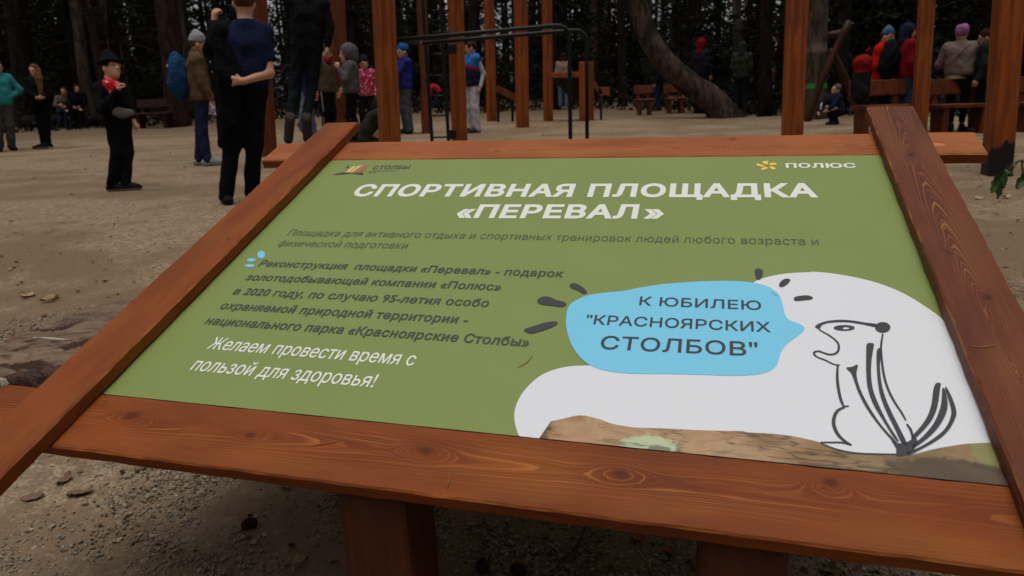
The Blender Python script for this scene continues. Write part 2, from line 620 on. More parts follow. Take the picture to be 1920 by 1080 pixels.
def leaves_on_ground():
    def lm(name, a, b):
        k = NT(name, .8, .2)
        k.color(k.mix(k.noise(k.coords((30, 90, 30)), 1.0, 3), a, b))
        return k.m
    brown = lm('dry_leaf_brown', srgb(92, 68, 54), srgb(132, 104, 84))
    tan = lm('dry_leaf_tan', srgb(150, 120, 92), srgb(176, 146, 112))
    orange = lm('dry_leaf_orange', srgb(150, 74, 40), srgb(182, 104, 62))
    spots = [  # px, py, length, width, heading, curl, material, label
        (152, 928, .066, .04, 20, .22, brown, 'large curled brown dead leaf under the lower left corner of the board'),
        (122, 903, .05, .032, 70, .25, brown, 'small curled brown dead leaf behind the larger one at lower left'),
        (62, 936, .06, .036, 10, .15, brown, 'flat grey brown dead leaf at the left edge below the board'),
        (563, 1055, .04, .024, 15, .35, tan, 'pale tan dead leaf on the soil left of the front post'),
        (1195, 1012, .034, .03, 50, .4, orange, 'crumpled orange birch leaf between the two posts of the board'),
        (1250, 1035, .022, .016, 10, .3, orange, 'small orange leaf right of the crumpled birch leaf'),
        (1022, 980, .025, .012, 5, .2, tan, 'narrow yellowish leaf right under the lower rail'),
        (1556, 1074, .04, .03, 30, .3, brown, 'flat brown leaf beside the front right post of the board'),
        (52, 557, .075, .035, 5, .3, tan, 'pale tan leaf on the sand behind the old stump'),
        (94, 566, .08, .02, 25, .5, tan, 'thin rolled tan leaf on dark soil behind the old stump'),
        (1835, 374, .06, .05, 10, .4, tan, 'pale dry leaf on the sand beside the tarred post'),
        (1885, 372, .07, .06, 60, .5, tan, 'pale dry leaf on the sand at the right edge'),
    ]
    for i, (px, py, L, w, hd, cu, m, lab) in enumerate(spots):
        p = at(px, py)
        V, Q = leaf_mesh(L, w, cu, i)
        o = mesh_np('fallen_leaf', V, [Q], [m])
        o.location = (p[0], p[1], p[2] + .006)
        o.rotation_euler = (R(rng.uniform(-8, 8)), R(rng.uniform(-8, 8)), R(hd))
        sm = o.modifiers.new('thickness', 'SOLIDIFY')
        sm.thickness = .0006
        tag(o, lab, 'leaf', 'fallen leaves on the ground')
    # pine cones
    cm = plain('pine_cone_scales', srgb(66, 48, 36), .8, .2, .3)
    for px, py, lab in ((466, 990, 'dark open pine cone on the soil left of the front post'), (905, 1072, 'dark pine cone just right of the front post at the bottom'), (975, 1077, 'dark pine cone between the posts at the bottom edge')):
        p = at(px, py)
        mb = MB()
        for k in range(70):
            t = k / 70
            a = k * 2.39996
            rr = .0125 * math.sin(math.pi * (.12 + .8 * t)) ** .7
            c = Vector((rr * math.cos(a) * .6, rr * math.sin(a) * .6, -.016 + .032 * t))
            rot = Matrix.Rotation(a, 3, 'Z') @ Matrix.Rotation(R(-35 - 30 * t), 3, 'Y')
            mb.box(np.array(c) + np.array(rot @ Vector((rr * .5, 0, 0))), (.010, .008, .0022), rot, .0008)
        o = mb.build('pine_cone', cm)
        o.location = (p[0], p[1], p[2] + .011)
        o.rotation_euler = (R(80), R(10), R(px))
        tag(o, lab, 'pine cone', 'pine cones on the ground')
    # twigs
    tm = plain('dead_twig_bark', srgb(74, 52, 42), .9, .1, .3)
    for pts, r, lab in ((((1098, 990), (1085, 1022), (1062, 1050), (1030, 1080)), .0022, 'thin forked dead twig on the gravel under the lower rail'),
                        (((160, 640), (110, 655), (60, 668)), .004, None)):
        if lab is None: continue
        P = [np.array(at(*q)) + (0, 0, .006) for q in pts]
        mb = MB().tube(P, [r, r, r * .8, r * .6], 6)
        P2 = [P[1], np.array(at(1075, 1040)) + (0, 0, .012), np.array(at(1085, 1075)) + (0, 0, .006)]
        mb.tube(P2, [r * .8, r * .6, r * .4], 6)
        tag(mb.build('dead_twig', tm, smooth=True), lab, 'twig')
    # needles and crumbs of bark: uncountable litter over the clearing
    n = 16000
    r = 1.0 + 24 * nrg.random(n) ** 1.35
    th = np.radians(-52 + 104 * nrg.random(n))
    x, y = r * np.sin(th), r * np.cos(th)
    kp = (np.sin(x * 1.1 + y * .4) * np.sin(y * .9 + 1) + nrg.normal(0, .5, n)) > .1
    x, y, r = x[kp], y[kp], r[kp]
    n = len(x)
    L = (.010 + .03 * nrg.random(n) ** 2) * np.clip(.6 + r / 10, .6, 1.7)
    w = L * (.12 + .45 * nrg.random(n))
    a = nrg.random(n) * math.pi * 2
    d = np.stack([np.cos(a), np.sin(a), nrg.normal(0, .15, n)], -1)
    e = np.stack([-np.sin(a), np.cos(a), nrg.normal(0, .15, n)], -1)
    c = np.stack([x, y, ground_z(x, y) + .007], -1)
    V = np.stack([c - d * L[:, None] / 2, c + e * w[:, None] / 2 + (0, 0, .003), c + d * L[:, None] / 2, c - e * w[:, None] / 2], 1)
    Q = np.arange(n * 4).reshape(-1, 4)
    k = NT('forest_litter', .9, .1)
    ri = k.n('NewGeometry')
    k.color(k.ramp(ri.outputs['Random Per Island'], [(0, srgb(46, 32, 22)), (.6, srgb(86, 60, 42)), (.9, srgb(138, 104, 74)), (1, srgb(190, 160, 124))]))
    o = mesh_np('needle_litter', V.reshape(-1, 3), [Q], [k.m], smooth=False)
    tag(o, 'dead needles and bark crumbs scattered over the sand', 'litter', kind='stuff')


leaves_on_ground()
ART = {
 'bubble': [[(9177,3168), (9139,3512), (9186,3776), (9356,3976), (9560,4112), (9911,4218), (10226,4288), (10611,4452), (11078,4600), (11546,4700), (12088,4777), (12548,4807), (12925,4764), (13181,4660), (13354,4463), (13424,4225), (13450,3949), (13469,3739), (13531,3579), (13645,3508), (13742,3441), (13795,3349), (13742,3227), (13613,3055), (13451,2855), (13359,2691), (13299,2502), (13257,2319), (13184,2161), (13068,2049), (12873,1955), (12616,1902), (12292,1867), (11800,1839), (11300,1800), (10793,1751), (10447,1744), (10199,1769), (9976,1839), (9777,1961), (9598,2159), (9446,2394), (9322,2670), (9233,2929)]],
 'white': [[(9027,-156), (8866,96), (8743,392), (8704,665), (8731,955), (8815,1212), (8943,1454), (9108,1627), (9337,1767), (9578,1845), (9825,1886), (10411,2052), (11401,3033), (12467,4027), (12895,4762), (13081,4937), (13388,5094), (13692,5181), (14067,5239), (14091,5253), (14427,5226), (14831,5125), (15218,4973), (15577,4736), (15839,4466), (16045,4170), (16184,3946), (16255,3769), (16242,2889), (16224,0)]],
 'rock': [[(9319,-135), (9411,385), (9582,460), (9830,571), (9993,591), (10266,536), (10470,465), (10731,433), (10984,435), (11387,469), (11846,494), (12297,535), (12624,568), (12679,550), (13017,570), (13348,561), (13607,521), (13797,477), (13979,398), (14161,342), (14346,332), (14596,361), (14875,395), (15023,380), (15152,432), (15382,541), (15673,654), (15928,735), (16205,789), (16224,0)]],
 'rays': [[(9032,4414), (9061,4487), (9166,4494), (9334,4364), (9456,4200), (9393,4127), (9228,4253), (9092,4313)], [(8420,3818), (8491,3939), (8632,3970), (8839,3870), (9038,3798), (9076,3702), (8988,3630), (8735,3663), (8522,3692)], [(8360,2809), (8558,2961), (8807,3106), (8982,3133), (9010,3049), (8885,2916), (8677,2777), (8513,2714)], [(12946,5228), (13018,5303), (13100,5258), (13105,5097), (13049,4907), (12985,4890), (12952,5053)], [(13413,4743), (13469,4880), (13566,4961), (13644,4919), (13571,4753), (13474,4654), (13420,4663)], [(13665,4275), (13724,4349), (13923,4401), (14024,4345), (13999,4268), (13837,4219), (13688,4195)]],
 'drops': [[(753,5235), (779,5183), (790,5135), (787,5096), (769,5070), (739,5060), (699,5067), (653,5089), (605,5125), (560,5171), (522,5224), (496,5277), (483,5326), (486,5365), (504,5391), (535,5402), (576,5395), (623,5372), (671,5335), (716,5288)], [(628,4978), (635,4955), (629,4933), (609,4915), (579,4903), (540,4897), (497,4898), (454,4907), (415,4922), (383,4941), (362,4964), (354,4987), (361,5009), (380,5027), (410,5040), (449,5045), (493,5044), (536,5035), (576,5020), (607,5000)], [(748,4729), (753,4708), (745,4688), (722,4672), (689,4660), (647,4654), (601,4655), (555,4662), (514,4675), (482,4693), (462,4713), (456,4735), (465,4755), (487,4772), (521,4784), (563,4789), (610,4789), (655,4781), (696,4768), (728,4750)]],
 'chip': [[(13984,3398), (14051,3489), (14215,3589), (14453,3649), (14681,3642), (14883,3600), (15067,3577), (15053,3485), (14856,3539), (14636,3586), (14406,3579), (14209,3529), (14105,3454), (14079,3387), (14019,3355)], [(15298,3494), (15284,3445), (15258,3400), (15224,3364), (15184,3339), (15143,3328), (15104,3331), (15071,3350), (15047,3382), (15035,3423), (15036,3471), (15050,3520), (15075,3565), (15110,3603), (15150,3629), (15192,3640), (15232,3636), (15265,3616), (15288,3584), (15300,3542)], [(14679,3426), (14667,3400), (14638,3375), (14596,3354), (14544,3338), (14487,3329), (14431,3328), (14381,3335), (14343,3349), (14319,3370), (14313,3394), (14325,3420), (14353,3445), (14396,3467), (14449,3483), (14507,3492), (14563,3493), (14612,3486), (14651,3471), (14674,3451)], [(14393,2286), (14492,2320), (14583,2392), (14584,2318), (14541,2156), (14539,1884), (14581,1574), (14664,1233), (14775,912), (14919,620), (14863,649), (14717,951), (14592,1298), (14510,1669), (14474,2039), (14449,2174)], [(14823,2970), (14932,2998), (14932,2919), (14862,2645), (14785,2238), (14748,1801), (14786,1396), (14855,1016), (14951,660), (14897,707), (14797,1056), (14697,1460), (14673,1845), (14708,2230), (14774,2695)], [(14956,2772), (15020,2868), (15035,2780), (14955,2425), (14910,1979), (14912,1612), (14953,1268), (15017,896), (15058,607), (14982,628), (14935,932), (14870,1307), (14841,1707), (14875,2192)], [(14844,669), (14941,605), (15072,654), (15199,760), (15212,672), (15136,508), (15008,382), (14866,342), (14886,496)], [(15738,2017), (15789,2060), (15827,2038), (15792,1919), (15666,1501), (15530,1195), (15356,939), (15177,725), (15148,767), (15322,1004), (15486,1284), (15602,1592), (15675,1854)], [(15825,1923), (15859,1901), (15829,1569), (15742,1316), (15570,1013), (15366,759), (15143,544), (15126,585), (15313,797), (15527,1100), (15694,1455), (15774,1713)], [(15890,1982), (15922,1780), (15925,1483), (15881,1285), (15716,985), (15516,756), (15229,520), (15037,378), (15034,442), (15240,579), (15498,812), (15680,1026), (15816,1301), (15859,1524), (15863,1876)]],
 'eye': [[(14581,3392), (14577,3384), (14568,3376), (14555,3369), (14539,3364), (14521,3361), (14503,3361), (14488,3363), (14476,3367), (14469,3374), (14467,3382), (14471,3390), (14480,3398), (14493,3405), (14509,3410), (14527,3413), (14545,3413), (14560,3411), (14572,3406), (14579,3400)]],
 'logobase': [[(518,9723), (639,9816), (830,9905), (1133,9838), (1398,9847), (1542,9869), (1583,9742), (1509,9728), (1313,9781), (1108,9808), (909,9780), (707,9755)], [(734,10211), (798,10272), (726,10437), (762,10444), (807,10319), (924,10182), (840,10195)]],
 'logohill': [[(903,9915), (934,10182), (993,10308), (1090,10354), (1086,10276), (1045,10028), (1039,9895)], [(1063,9884), (1088,10103), (1142,10326), (1294,10358), (1261,10235), (1192,10045), (1149,9887)]],
 'logohill2': [[(1226,9886), (1326,10177), (1381,10447), (1410,10272), (1374,9986), (1342,9885)], [(1387,9892), (1435,10195), (1497,10472), (1506,10251), (1470,9985), (1455,9892)]],
 'polus': [[(13316,10462), (13449,10480), (13437,10288), (13401,10253), (13302,10322)], [(13482,10339), (13635,10356), (13668,10237), (13476,10212)], [(13455,10122), (13532,10160), (13634,10022), (13547,9935)], [(13230,9981), (13363,10143), (13435,10044), (13287,9922)], [(13165,10324), (13345,10202), (13294,10116), (13133,10206)]],
}
STROKES = [
 ([(14032,3369), (14088,3277), (14191,3178), (14290,3055), (14339,2923), (14325,2770), (14265,2662), (14169,2617), (14080,2644), (13993,2689), (13917,2670), (13893,2608), (13941,2529), (14062,2459), (14196,2363), (14301,2345)], 0.0030),
 ([(14261,2341), (14216,2011), (14203,1686), (14214,1454), (14238,1320)], 0.0038),
 ([(14238,1320), (14317,1340)], 0.0024),
 ([(14247,1311), (14128,1207), (14056,1036), (14037,866), (14075,683), (14156,556), (14247,478)], 0.0043),
 ([(14247,478), (14119,515), (13958,498), (13797,477)], 0.0023),
 ([(13795,463), (13977,375), (14160,333), (14345,323), (14593,344), (14872,377)], 0.0025),
 ([(15137,3289), (15073,3024), (15028,2779), (14979,2204), (14987,1828), (15035,1525), (15095,1309), (15132,1121)], 0.0031),
 ([(15133,1041), (15166,915), (15167,756)], 0.0032),
]
TEXTS = [
 ('title', 'СПОРТИВНАЯ ПЛОЩАДКА', 0.1790, 0.8373, 1.4529, 0.8455, 0.0747, 0.105),
 ('title', '«ПЕРЕВАЛ\u200a»', 0.5393, 0.7232, 1.0872, 0.7338, 0.0727, 0.105),
 ('sub', 'Площадка для активного отдыха и спортивных тренировок людей любого возраста и', 0.0863, 0.6188, 1.4334, 0.6300, 0.0306, 0.000),
 ('sub', 'физической подготовки', 0.0870, 0.5651, 0.4594, 0.5699, 0.0306, 0.000),
 ('text', 'Реконструкция  площадки «Перевал» - подарок', 0.0846, 0.4698, 0.8820, 0.4718, 0.0293, 0.070),
 ('text', 'золотодобывающей компании «Полюс»', 0.0826, 0.4091, 0.7498, 0.4119, 0.0293, 0.070),
 ('text', 'в 2020 году, по случаю 95-летия особо', 0.0846, 0.3500, 0.7379, 0.3504, 0.0293, 0.070),
 ('text', 'охраняемой природной территории -', 0.0849, 0.2923, 0.7076, 0.2898, 0.0293, 0.070),
 ('text', 'национального парка «Красноярские Столбы»', 0.0828, 0.2349, 0.8570, 0.2297, 0.0293, 0.070),
 ('wish', 'Желаем провести время с', 0.1441, 0.1551, 0.6361, 0.1512, 0.0394, 0.020),
 ('wish', 'пользой для здоровья!', 0.1484, 0.0870, 0.5770, 0.0829, 0.0394, 0.020),
 ('park', 'СТОЛБЫ', 0.1720, 1.0095, 0.2966, 1.0117, 0.0258, 0.060),
 ('park2', 'НАЦИОНАЛЬНЫЙ', 0.1684, 0.9951, 0.2587, 0.9960, 0.0072, 0.000),
 ('park2', 'ПАРК', 0.1695, 0.9843, 0.1961, 0.9859, 0.0072, 0.000),
 ('polustext', 'ПОЛЮС', 1.3881, 1.0050, 1.5586, 1.0029, 0.0282, 0.100),
 ('bub', 'К ЮБИЛЕЮ', 1.0613, 0.3808, 1.3029, 0.3836, 0.0305, 0.030),
 ('bub', '"КРАСНОЯРСКИХ', 0.9589, 0.3099, 1.3177, 0.3159, 0.0311, 0.030),
 ('bub', 'СТОЛБОВ"', 0.9991, 0.2363, 1.2921, 0.2439, 0.0403, 0.030),
]
# ------------------------------------------------------------------ the information board
BU = np.array((0.9605462, -0.27812048, 0.0))
BV = np.array((0.26092335, 0.90121179, 0.34602934))
BN = np.cross(BU, BV)
BO = -1.18995 * BU + .7722 * BV - .9 * BN + np.array((0, 0, CAM_H))
PW, PH = 1.6224, 1.0760


def on_board(u, v, w=0.0):
    return BO + u * BU + v * BV + w * BN


_c = on_board(.81, -.05)
board = empty('information_board', (_c[0], _c[1], gz(_c[0], _c[1])))
tag(board, 'low sloping wooden information board with a green printed panel and crossed brown frame planks', 'information board')
MPN = Matrix(((BU[0], BV[0], BN[0], BO[0]), (BU[1], BV[1], BN[1], BO[1]), (BU[2], BV[2], BN[2], BO[2]), (0, 0, 0, 1)))
MROOT = Matrix.Translation(-board.location) @ MPN


def on_panel(o, u=0, v=0, w=0, rz=0.0, parent=board):
    o.parent = parent
    o.matrix_basis = (MROOT if parent is board else Matrix.Identity(4)) @ Matrix.Translation((u, v, w)) @ Matrix.Rotation(rz, 4, 'Z')
    return o


# --- frame planks (their own X runs along the grain)
c_b, c_d, c_l = srgb(145, 73, 32), srgb(109, 52, 23), srgb(184, 114, 56)
RAILC = -.267 + 2.14 / 2
lower = board_wood('lower_rail_wood', c_b, c_d, c_l, [(k - RAILC, v + .071, r) for k, v, r in ((.113, -.048, .017), (.393, -.064, .011), (.736, -.056, .015), (1.071, -.058, .014), (1.384, -.031, .014), (1.9, -.06, .015))], 1.0, .008, .045, .012, .0056, hw=.071)
upper = board_wood('upper_rail_wood', srgb(166, 92, 52), srgb(134, 68, 36), srgb(204, 138, 84), [(1.255 - RAILC, .042, .014), (.55 - RAILC, -.02, .008)], 5.0, -.012, .035, .006, .0075, saw=.55, lightk=.75, hw=.067)
left = board_wood('left_plank_wood', srgb(147, 75, 34), srgb(116, 57, 26), srgb(176, 108, 52), [(.05, -.03, .006)], 9.0, -.02, .03, .004, .0042, lightk=.5, hw=.064)
right = board_wood('right_plank_wood', srgb(116, 62, 42), srgb(86, 46, 34), srgb(170, 108, 70), [(.418 - .5, -.013, .012), (1.012 - .5, .003, .013), (.573 - .5, .02, .007), (.02 - .5, -.055, .016)], 13.0, .0, .022, .035, .0047, lightk=.95, thin=.82, hw=.0605)


def plank(name, L, wd, th, m, u, v, w, rz, label=None):
    mb = MB()
    # sawn board with eased, slightly uneven edges
    nx = 60
    xs = np.linspace(-L / 2, L / 2, nx)
    e = .0035
    prof = [(-wd / 2 + e, th / 2), (wd / 2 - e, th / 2), (wd / 2, th / 2 - e), (wd / 2, -th / 2 + e), (wd / 2 - e, -th / 2), (-wd / 2 + e, -th / 2), (-wd / 2, -th / 2 + e), (-wd / 2, th / 2 - e)]
    V = []
    sd_ = hash_f(name, u)
    for i, x in enumerate(xs):
        for j, (y, z) in enumerate(prof):
            k = .0006 * math.sin(x * 41 + j + sd_) + .0005 * math.sin(x * 97 + 2 * j + sd_)
            endk = .003 if i in (0, nx - 1) else 0
            V.append((x, y * (1 - endk) + k, z * (1 - endk * 6) + .0004 * math.sin(x * 23 + sd_)))
    V = np.array(V)
    k = np.arange(8); k2 = (k + 1) % 8
    Q = np.concatenate([np.stack([i * 8 + k, i * 8 + k2, (i + 1) * 8 + k2, (i + 1) * 8 + k], 1) for i in range(nx - 1)])
    o = mesh_np(name, V, [Q, np.array([[7, 6, 5, 4, 3, 2, 1, 0]]), np.array([[(nx - 1) * 8 + q for q in range(8)]])], [m], smooth=False)
    on_panel(o, u, v, w, rz)
    if label: o['label'] = label
    return o


def hash_f(s, x):
    return (sum(ord(c) for c in s) * .37 + x * 13.7) % 6.28


TH = .03
plank('rail', 2.14, .142, TH, lower, RAILC, -.0725, -TH / 2, 0, 'reddish brown lower rail with large knots')
plank('rail', 2.142, .134, TH, upper, RAILC + .001, 1.076 + .0685, -TH / 2, 0, 'paler orange brown upper rail with saw marks')
plank('side_plank', 1.64, .128, .031, left, -.066, .49, .0157, R(90), 'left orange brown side plank')
plank('side_plank', 1.66, .121, .031, right, 1.6845, .495, .0157, R(90), 'darker purplish brown side plank with pale grain')

# --- posts under the board
pm = timber('board_post_wood', srgb(104, 50, 24), srgb(62, 29, 14), 5.0)
BH = np.array((-BU[1], BU[0], 0))
for uu in (.652, 1.262):
    p0 = on_board(uu, -.118)
    V = []
    for top in (0, 1):
        for a, b in ((-.066, 0), (.066, 0), (.066, .135), (-.066, .135)):
            q = p0 + a * BU + b * BH
            zt = p0[2] + b * (BV[2] / (BV @ BH)) - .0345 if top else gz(q[0], q[1]) - .15
            V.append((q[0], q[1], zt))
    V = np.array(V) - np.array(board.location)
    cb = V.mean(0)
    o = mesh_np('post', V - cb, [np.array([(0, 1, 5, 4), (1, 2, 6, 5), (2, 3, 7, 6), (3, 0, 4, 7), (3, 2, 1, 0), (4, 5, 6, 7)])], [pm], smooth=False, parent=board)
    o.location = cb
    bv = o.modifiers.new('eased_edges', 'BEVEL')
    bv.width = .018
    bv.segments = 3

# --- printed panel
def ink(name, c, rough=.42, var=.06):
    rough += .08
    k = NT(name, rough, .26)
    v = k.coords()
    a = k.noise(k.coords((5, 5, 5)), 1.0, 5, .6)
    weave = k.noise(k.coords((900, 30, 1)), 1.0, 1)
    weave2 = k.noise(k.coords((30, 900, 1)), 1.0, 1)
    f = k.math('ADD', k.math('MULTIPLY', a, .65), k.math('MULTIPLY', k.math('ADD', weave, weave2), .2))
    col = k.mix(f, cl(c, 1 - var), cl(c, 1 + var))
    sp = k.n('TexVoronoi', feature='F1')
    sp.inputs['Scale'].default_value = 26
    k.l(v, sp.inputs['Vector'])
    ss = k.n('SeparateXYZ')
    k.l(sp.outputs['Color'], ss.inputs[0])
    dot = k.math('MULTIPLY', k.math('SUBTRACT', 1.0, k.step(sp.outputs['Distance'], .012, .034)), k.step(ss.outputs[0], .86, .9))
    col = k.mix(k.math('MULTIPLY', dot, .6), col, srgb(80, 74, 60))
    k.color(col)
    k.l(k.math('MULTIPLY_ADD', a, .2, rough - .1), k.b.inputs['Roughness'])
    k.bump(k.noise(v, 2.2, 2), .15, .01)
    return k.m


GREEN = ink('green_print', srgb(130, 144, 80), .42, .12)
WHITE = ink('white_print', (.765, .775, .805, 1), .42, .03)
SKYB = ink('sky_blue_print', srgb(126, 206, 238), .42, .03)
CHAR = ink('charcoal_print', srgb(66, 66, 70), .45, .05)
CREAM = ink('cream_print', srgb(232, 233, 224), .42, .03)
GREYT = ink('grey_text_print', srgb(82, 90, 72), .45, .03)
YELL = ink('yellow_print', srgb(246, 204, 92), .45, .03)
TEXTD = ink('dark_text_print', srgb(70, 76, 68), .45, .03)
LOGO1 = ink('logo_dark_print', srgb(62, 56, 56), .45, .03)
LOGO2 = ink('logo_cream_print', srgb(226, 190, 130), .45, .1)
LOGO3 = ink('logo_red_print', srgb(190, 110, 84), .45, .15)

pmb = MB().box((PW / 2, PH / 2, -.0045), (PW + .06, PH + .0026, .005), None, .0008)
panel = on_panel(pmb.build('panel', [GREEN, plain('panel_core', (.03, .028, .025, 1), .8, .2)]))
for p_ in panel.data.polygons:
    p_.material_index = 0 if p_.normal.z > .95 else 1
panel['label'] = 'green printed panel'


def fill_loops(loops):
    """triangulates closed outlines by non-zero winding; outlines may cross"""
    P, E = [], []
    for lp in loops:
        s = len(P)
        P += [tuple(q) for q in lp]
        E += [(s + i, s + (i + 1) % len(lp)) for i in range(len(lp))]
    v, e, f, *_ = delaunay_2d_cdt([Vector(p) for p in P], E, [], 0, 1e-7)
    v = np.array([(q.x, q.y) for q in v])
    f = np.array(f)
    c = v[f].mean(1)
    wn = np.zeros(len(c), int)
    for lp in loops:
        a = np.asarray(lp, float)
        b = np.roll(a, -1, 0)
        lo, hi = a.min(0), a.max(0)
        sel = np.where((c[:, 0] >= lo[0]) & (c[:, 0] <= hi[0]) & (c[:, 1] >= lo[1]) & (c[:, 1] <= hi[1]))[0]
        if not len(sel): continue
        q = c[sel]
        up = (a[None, :, 1] <= q[:, None, 1]) & (b[None, :, 1] > q[:, None, 1])
        dn = (a[None, :, 1] > q[:, None, 1]) & (b[None, :, 1] <= q[:, None, 1])
        cr = (b[None, :, 0] - a[None, :, 0]) * (q[:, None, 1] - a[None, :, 1]) - (q[:, None, 0] - a[None, :, 0]) * (b[None, :, 1] - a[None, :, 1])
        wn[sel] += (up & (cr > 0)).sum(1) - (dn & (cr < 0)).sum(1)
    return v, f[wn != 0]


def smooth_loop(p, k=4):
    """closed Catmull-Rom through the traced points"""
    p = np.asarray(p, float)
    out = []
    n = len(p)
    for i in range(n):
        a, b, c, d = p[i - 1], p[i], p[(i + 1) % n], p[(i + 2) % n]
        for t in np.arange(k) / k:
            out.append(.5 * (2 * b + (c - a) * t + (2 * a - 5 * b + 4 * c - d) * t * t + (3 * b - a - 3 * c + d) * t ** 3))
    return np.array(out)


def smooth_line(p, k=5):
    p = np.asarray(p, float)
    q = np.concatenate([[2 * p[0] - p[1]], p, [2 * p[-1] - p[-2]]])
    out = []
    for i in range(1, len(q) - 2):
        a, b, c, d = q[i - 1:i + 3]
        for t in np.arange(k) / k:
            out.append(.5 * (2 * b + (c - a) * t + (2 * a - 5 * b + 4 * c - d) * t * t + (3 * b - a - 3 * c + d) * t ** 3))
    out.append(p[-1])
    return np.array(out)


def clipp(p):
    p = np.asarray(p, float)
    p[:, 0] = np.clip(p[:, 0], -.02, PW + .025)
    p[:, 1] = np.clip(p[:, 1], -.0014, PH - .0012)
    return p


def print_layer(name, loops, m, w, label=None, each=True):
    mb = MB()
    for grp in ([[l] for l in loops] if each else [loops]):
        v, f = fill_loops(grp)
        if len(f):
            mb.add(np.column_stack([v, np.zeros(len(v))]), (), f)
    o = mb.build(name, m)
    on_panel(o, 0, 0, w, parent=panel)
    if label: o['label'] = label
    return o


LP = lambda k, s=True: [smooth_loop(np.array(p) / 1e4) if s else np.array(p) / 1e4 for p in ART[k]]
WZ = -.0012
print_layer('white_patch', [clipp(np.concatenate([smooth_line(q[:-2], 4), [(PW + .02, q[-3][1] - .012), (PW + .02, -.01)]])) for q in LP('white', False)], WHITE, WZ, 'white rounded patch')
# rock picture
k = NT('rock_photo_print', .45, .3)
v = k.coords()
a = k.noise(k.coords((6, 18, 1)), 1.0, 6, .62, .8)
b = k.noise(v, 45, 5, .7)
c = k.noise(k.coords((11, 30, 1), loc=(4, 2, 0)), 1.0, 4, .6)
col = k.ramp(a, [(.24, srgb(110, 94, 72)), (.40, srgb(152, 120, 82)), (.52, srgb(198, 162, 122)), (.64, srgb(182, 134, 92)), (.78, srgb(128, 112, 82))])
col = k.mix(k.math('MULTIPLY', b, .42), col, srgb(100, 84, 62))
grime = k.noise(k.coords((16, 60, 1), loc=(7, 1, 0)), 1.0, 5, .7)
col = k.mix(k.math('MULTIPLY', k.step(grime, .54, .68), .6), col, srgb(62, 50, 36))
sx = k.n('SeparateXYZ')
k.l(v, sx.inputs[0])
jit = k.math('MULTIPLY', k.math('SUBTRACT', k.noise(v, 60, 4, .7), .5), .075)
col = k.mix(k.math('MULTIPLY', k.step(sx.outputs[0], 1.22, 1.45), .55), col, srgb(112, 92, 64))


def spot(u0, v0, ru, rv):
    du = k.math('DIVIDE', k.math('SUBTRACT', sx.outputs[0], u0), ru)
    dv = k.math('DIVIDE', k.math('SUBTRACT', sx.outputs[1], v0), rv)
    d = k.math('SQRT', k.math('ADD', k.math('MULTIPLY', du, du), k.math('MULTIPLY', dv, dv)))
    return k.math('SUBTRACT', 1.0, k.step(k.math('ADD', d, k.math('MULTIPLY', jit, 14.0)), .75, 1.05))
col = k.mix(k.math('MULTIPLY', spot(1.115, .0, .05, .032), .9), col, srgb(188, 204, 166))
col = k.mix(k.math('MULTIPLY', spot(1.13, -.004, .022, .014), .8), col, srgb(110, 100, 84))
col = k.mix(k.math('MULTIPLY', spot(.90, .035, .05, .08), .85), col, srgb(70, 60, 52))
col = k.mix(k.math('MULTIPLY', spot(1.53, .072, .03, .03), .6), col, srgb(110, 122, 70))
col = k.mix(k.math('MULTIPLY', spot(1.615, .06, .025, .035), .6), col, srgb(140, 150, 92))
col = k.mix(k.math('MULTIPLY', spot(1.56, .012, .10, .03), .7), col, srgb(64, 54, 46))
cv = k.n('TexVoronoi', feature='DISTANCE_TO_EDGE')
cv.inputs['Scale'].default_value = 4.5
cvn = k.n('MixRGB')
cvn.inputs[0].default_value = .12
k.l(k.coords((1, .8, 1)), cvn.inputs[1])
k.l(k.n('TexNoise', i_Scale=9.0).outputs['Color'], cvn.inputs[2])
k.l(cvn.outputs[0], cv.inputs['Vector'])
col = k.mix(k.math('MULTIPLY', k.math('SUBTRACT', 1.0, k.step(cv.outputs[0], .0, .03)), .7), col, srgb(52, 42, 34))
k.color(col)
print_layer('rock_picture', [clipp(np.concatenate([q[:1] - (.003, .01), smooth_line(q[1:-1], 4), [(PW + .02, q[-2][1]), (PW + .02, -.01)]])) for q in LP('rock', False)], k.m, WZ + .0007, 'printed strip of brown lichen covered rock')
print_layer('speech_bubble', LP('bubble'), SKYB, WZ + .0007, 'light blue speech bubble')
for q in LP('rays'):
    print_layer('ray_mark', [q], CHAR, WZ + .0007)
for q in LP('drops', False):
    print_layer('blue_drop', [q], SKYB, WZ)
chip = [smooth_loop(np.array(p) / 1e4, 3) for p in ART['chip']]
for pts, w in STROKES:
    q = smooth_line(np.array(pts) / 1e4)
    t = np.gradient(q, axis=0)
    t /= np.linalg.norm(t, axis=1)[:, None] + 1e-9
    nn = np.stack([-t[:, 1], t[:, 0]], 1)
    s = np.linspace(0, 1, len(q))
    hw = (w * .64 * (.55 + .45 * np.sin(math.pi * np.clip(s, .05, .95)) ** .5))[:, None]
    lp = np.concatenate([q + nn * hw, (q - nn * hw)[::-1]])
    chip.append(lp)
print_layer('chipmunk_drawing', chip, CHAR, WZ + .0014, 'charcoal line drawing of a chipmunk sitting up')
print_layer('chipmunk_eye', LP('eye', False), WHITE, WZ + .0019)
print_layer('park_logo', LP('logobase', False), LOGO1, WZ)
print_layer('park_logo', LP('logohill', False), LOGO2, WZ + .0005)
print_layer('park_logo', LP('logohill2', False), LOGO3, WZ + .0005)
print_layer('company_logo', LP('polus', False), YELL, WZ, 'yellow five petal mark')

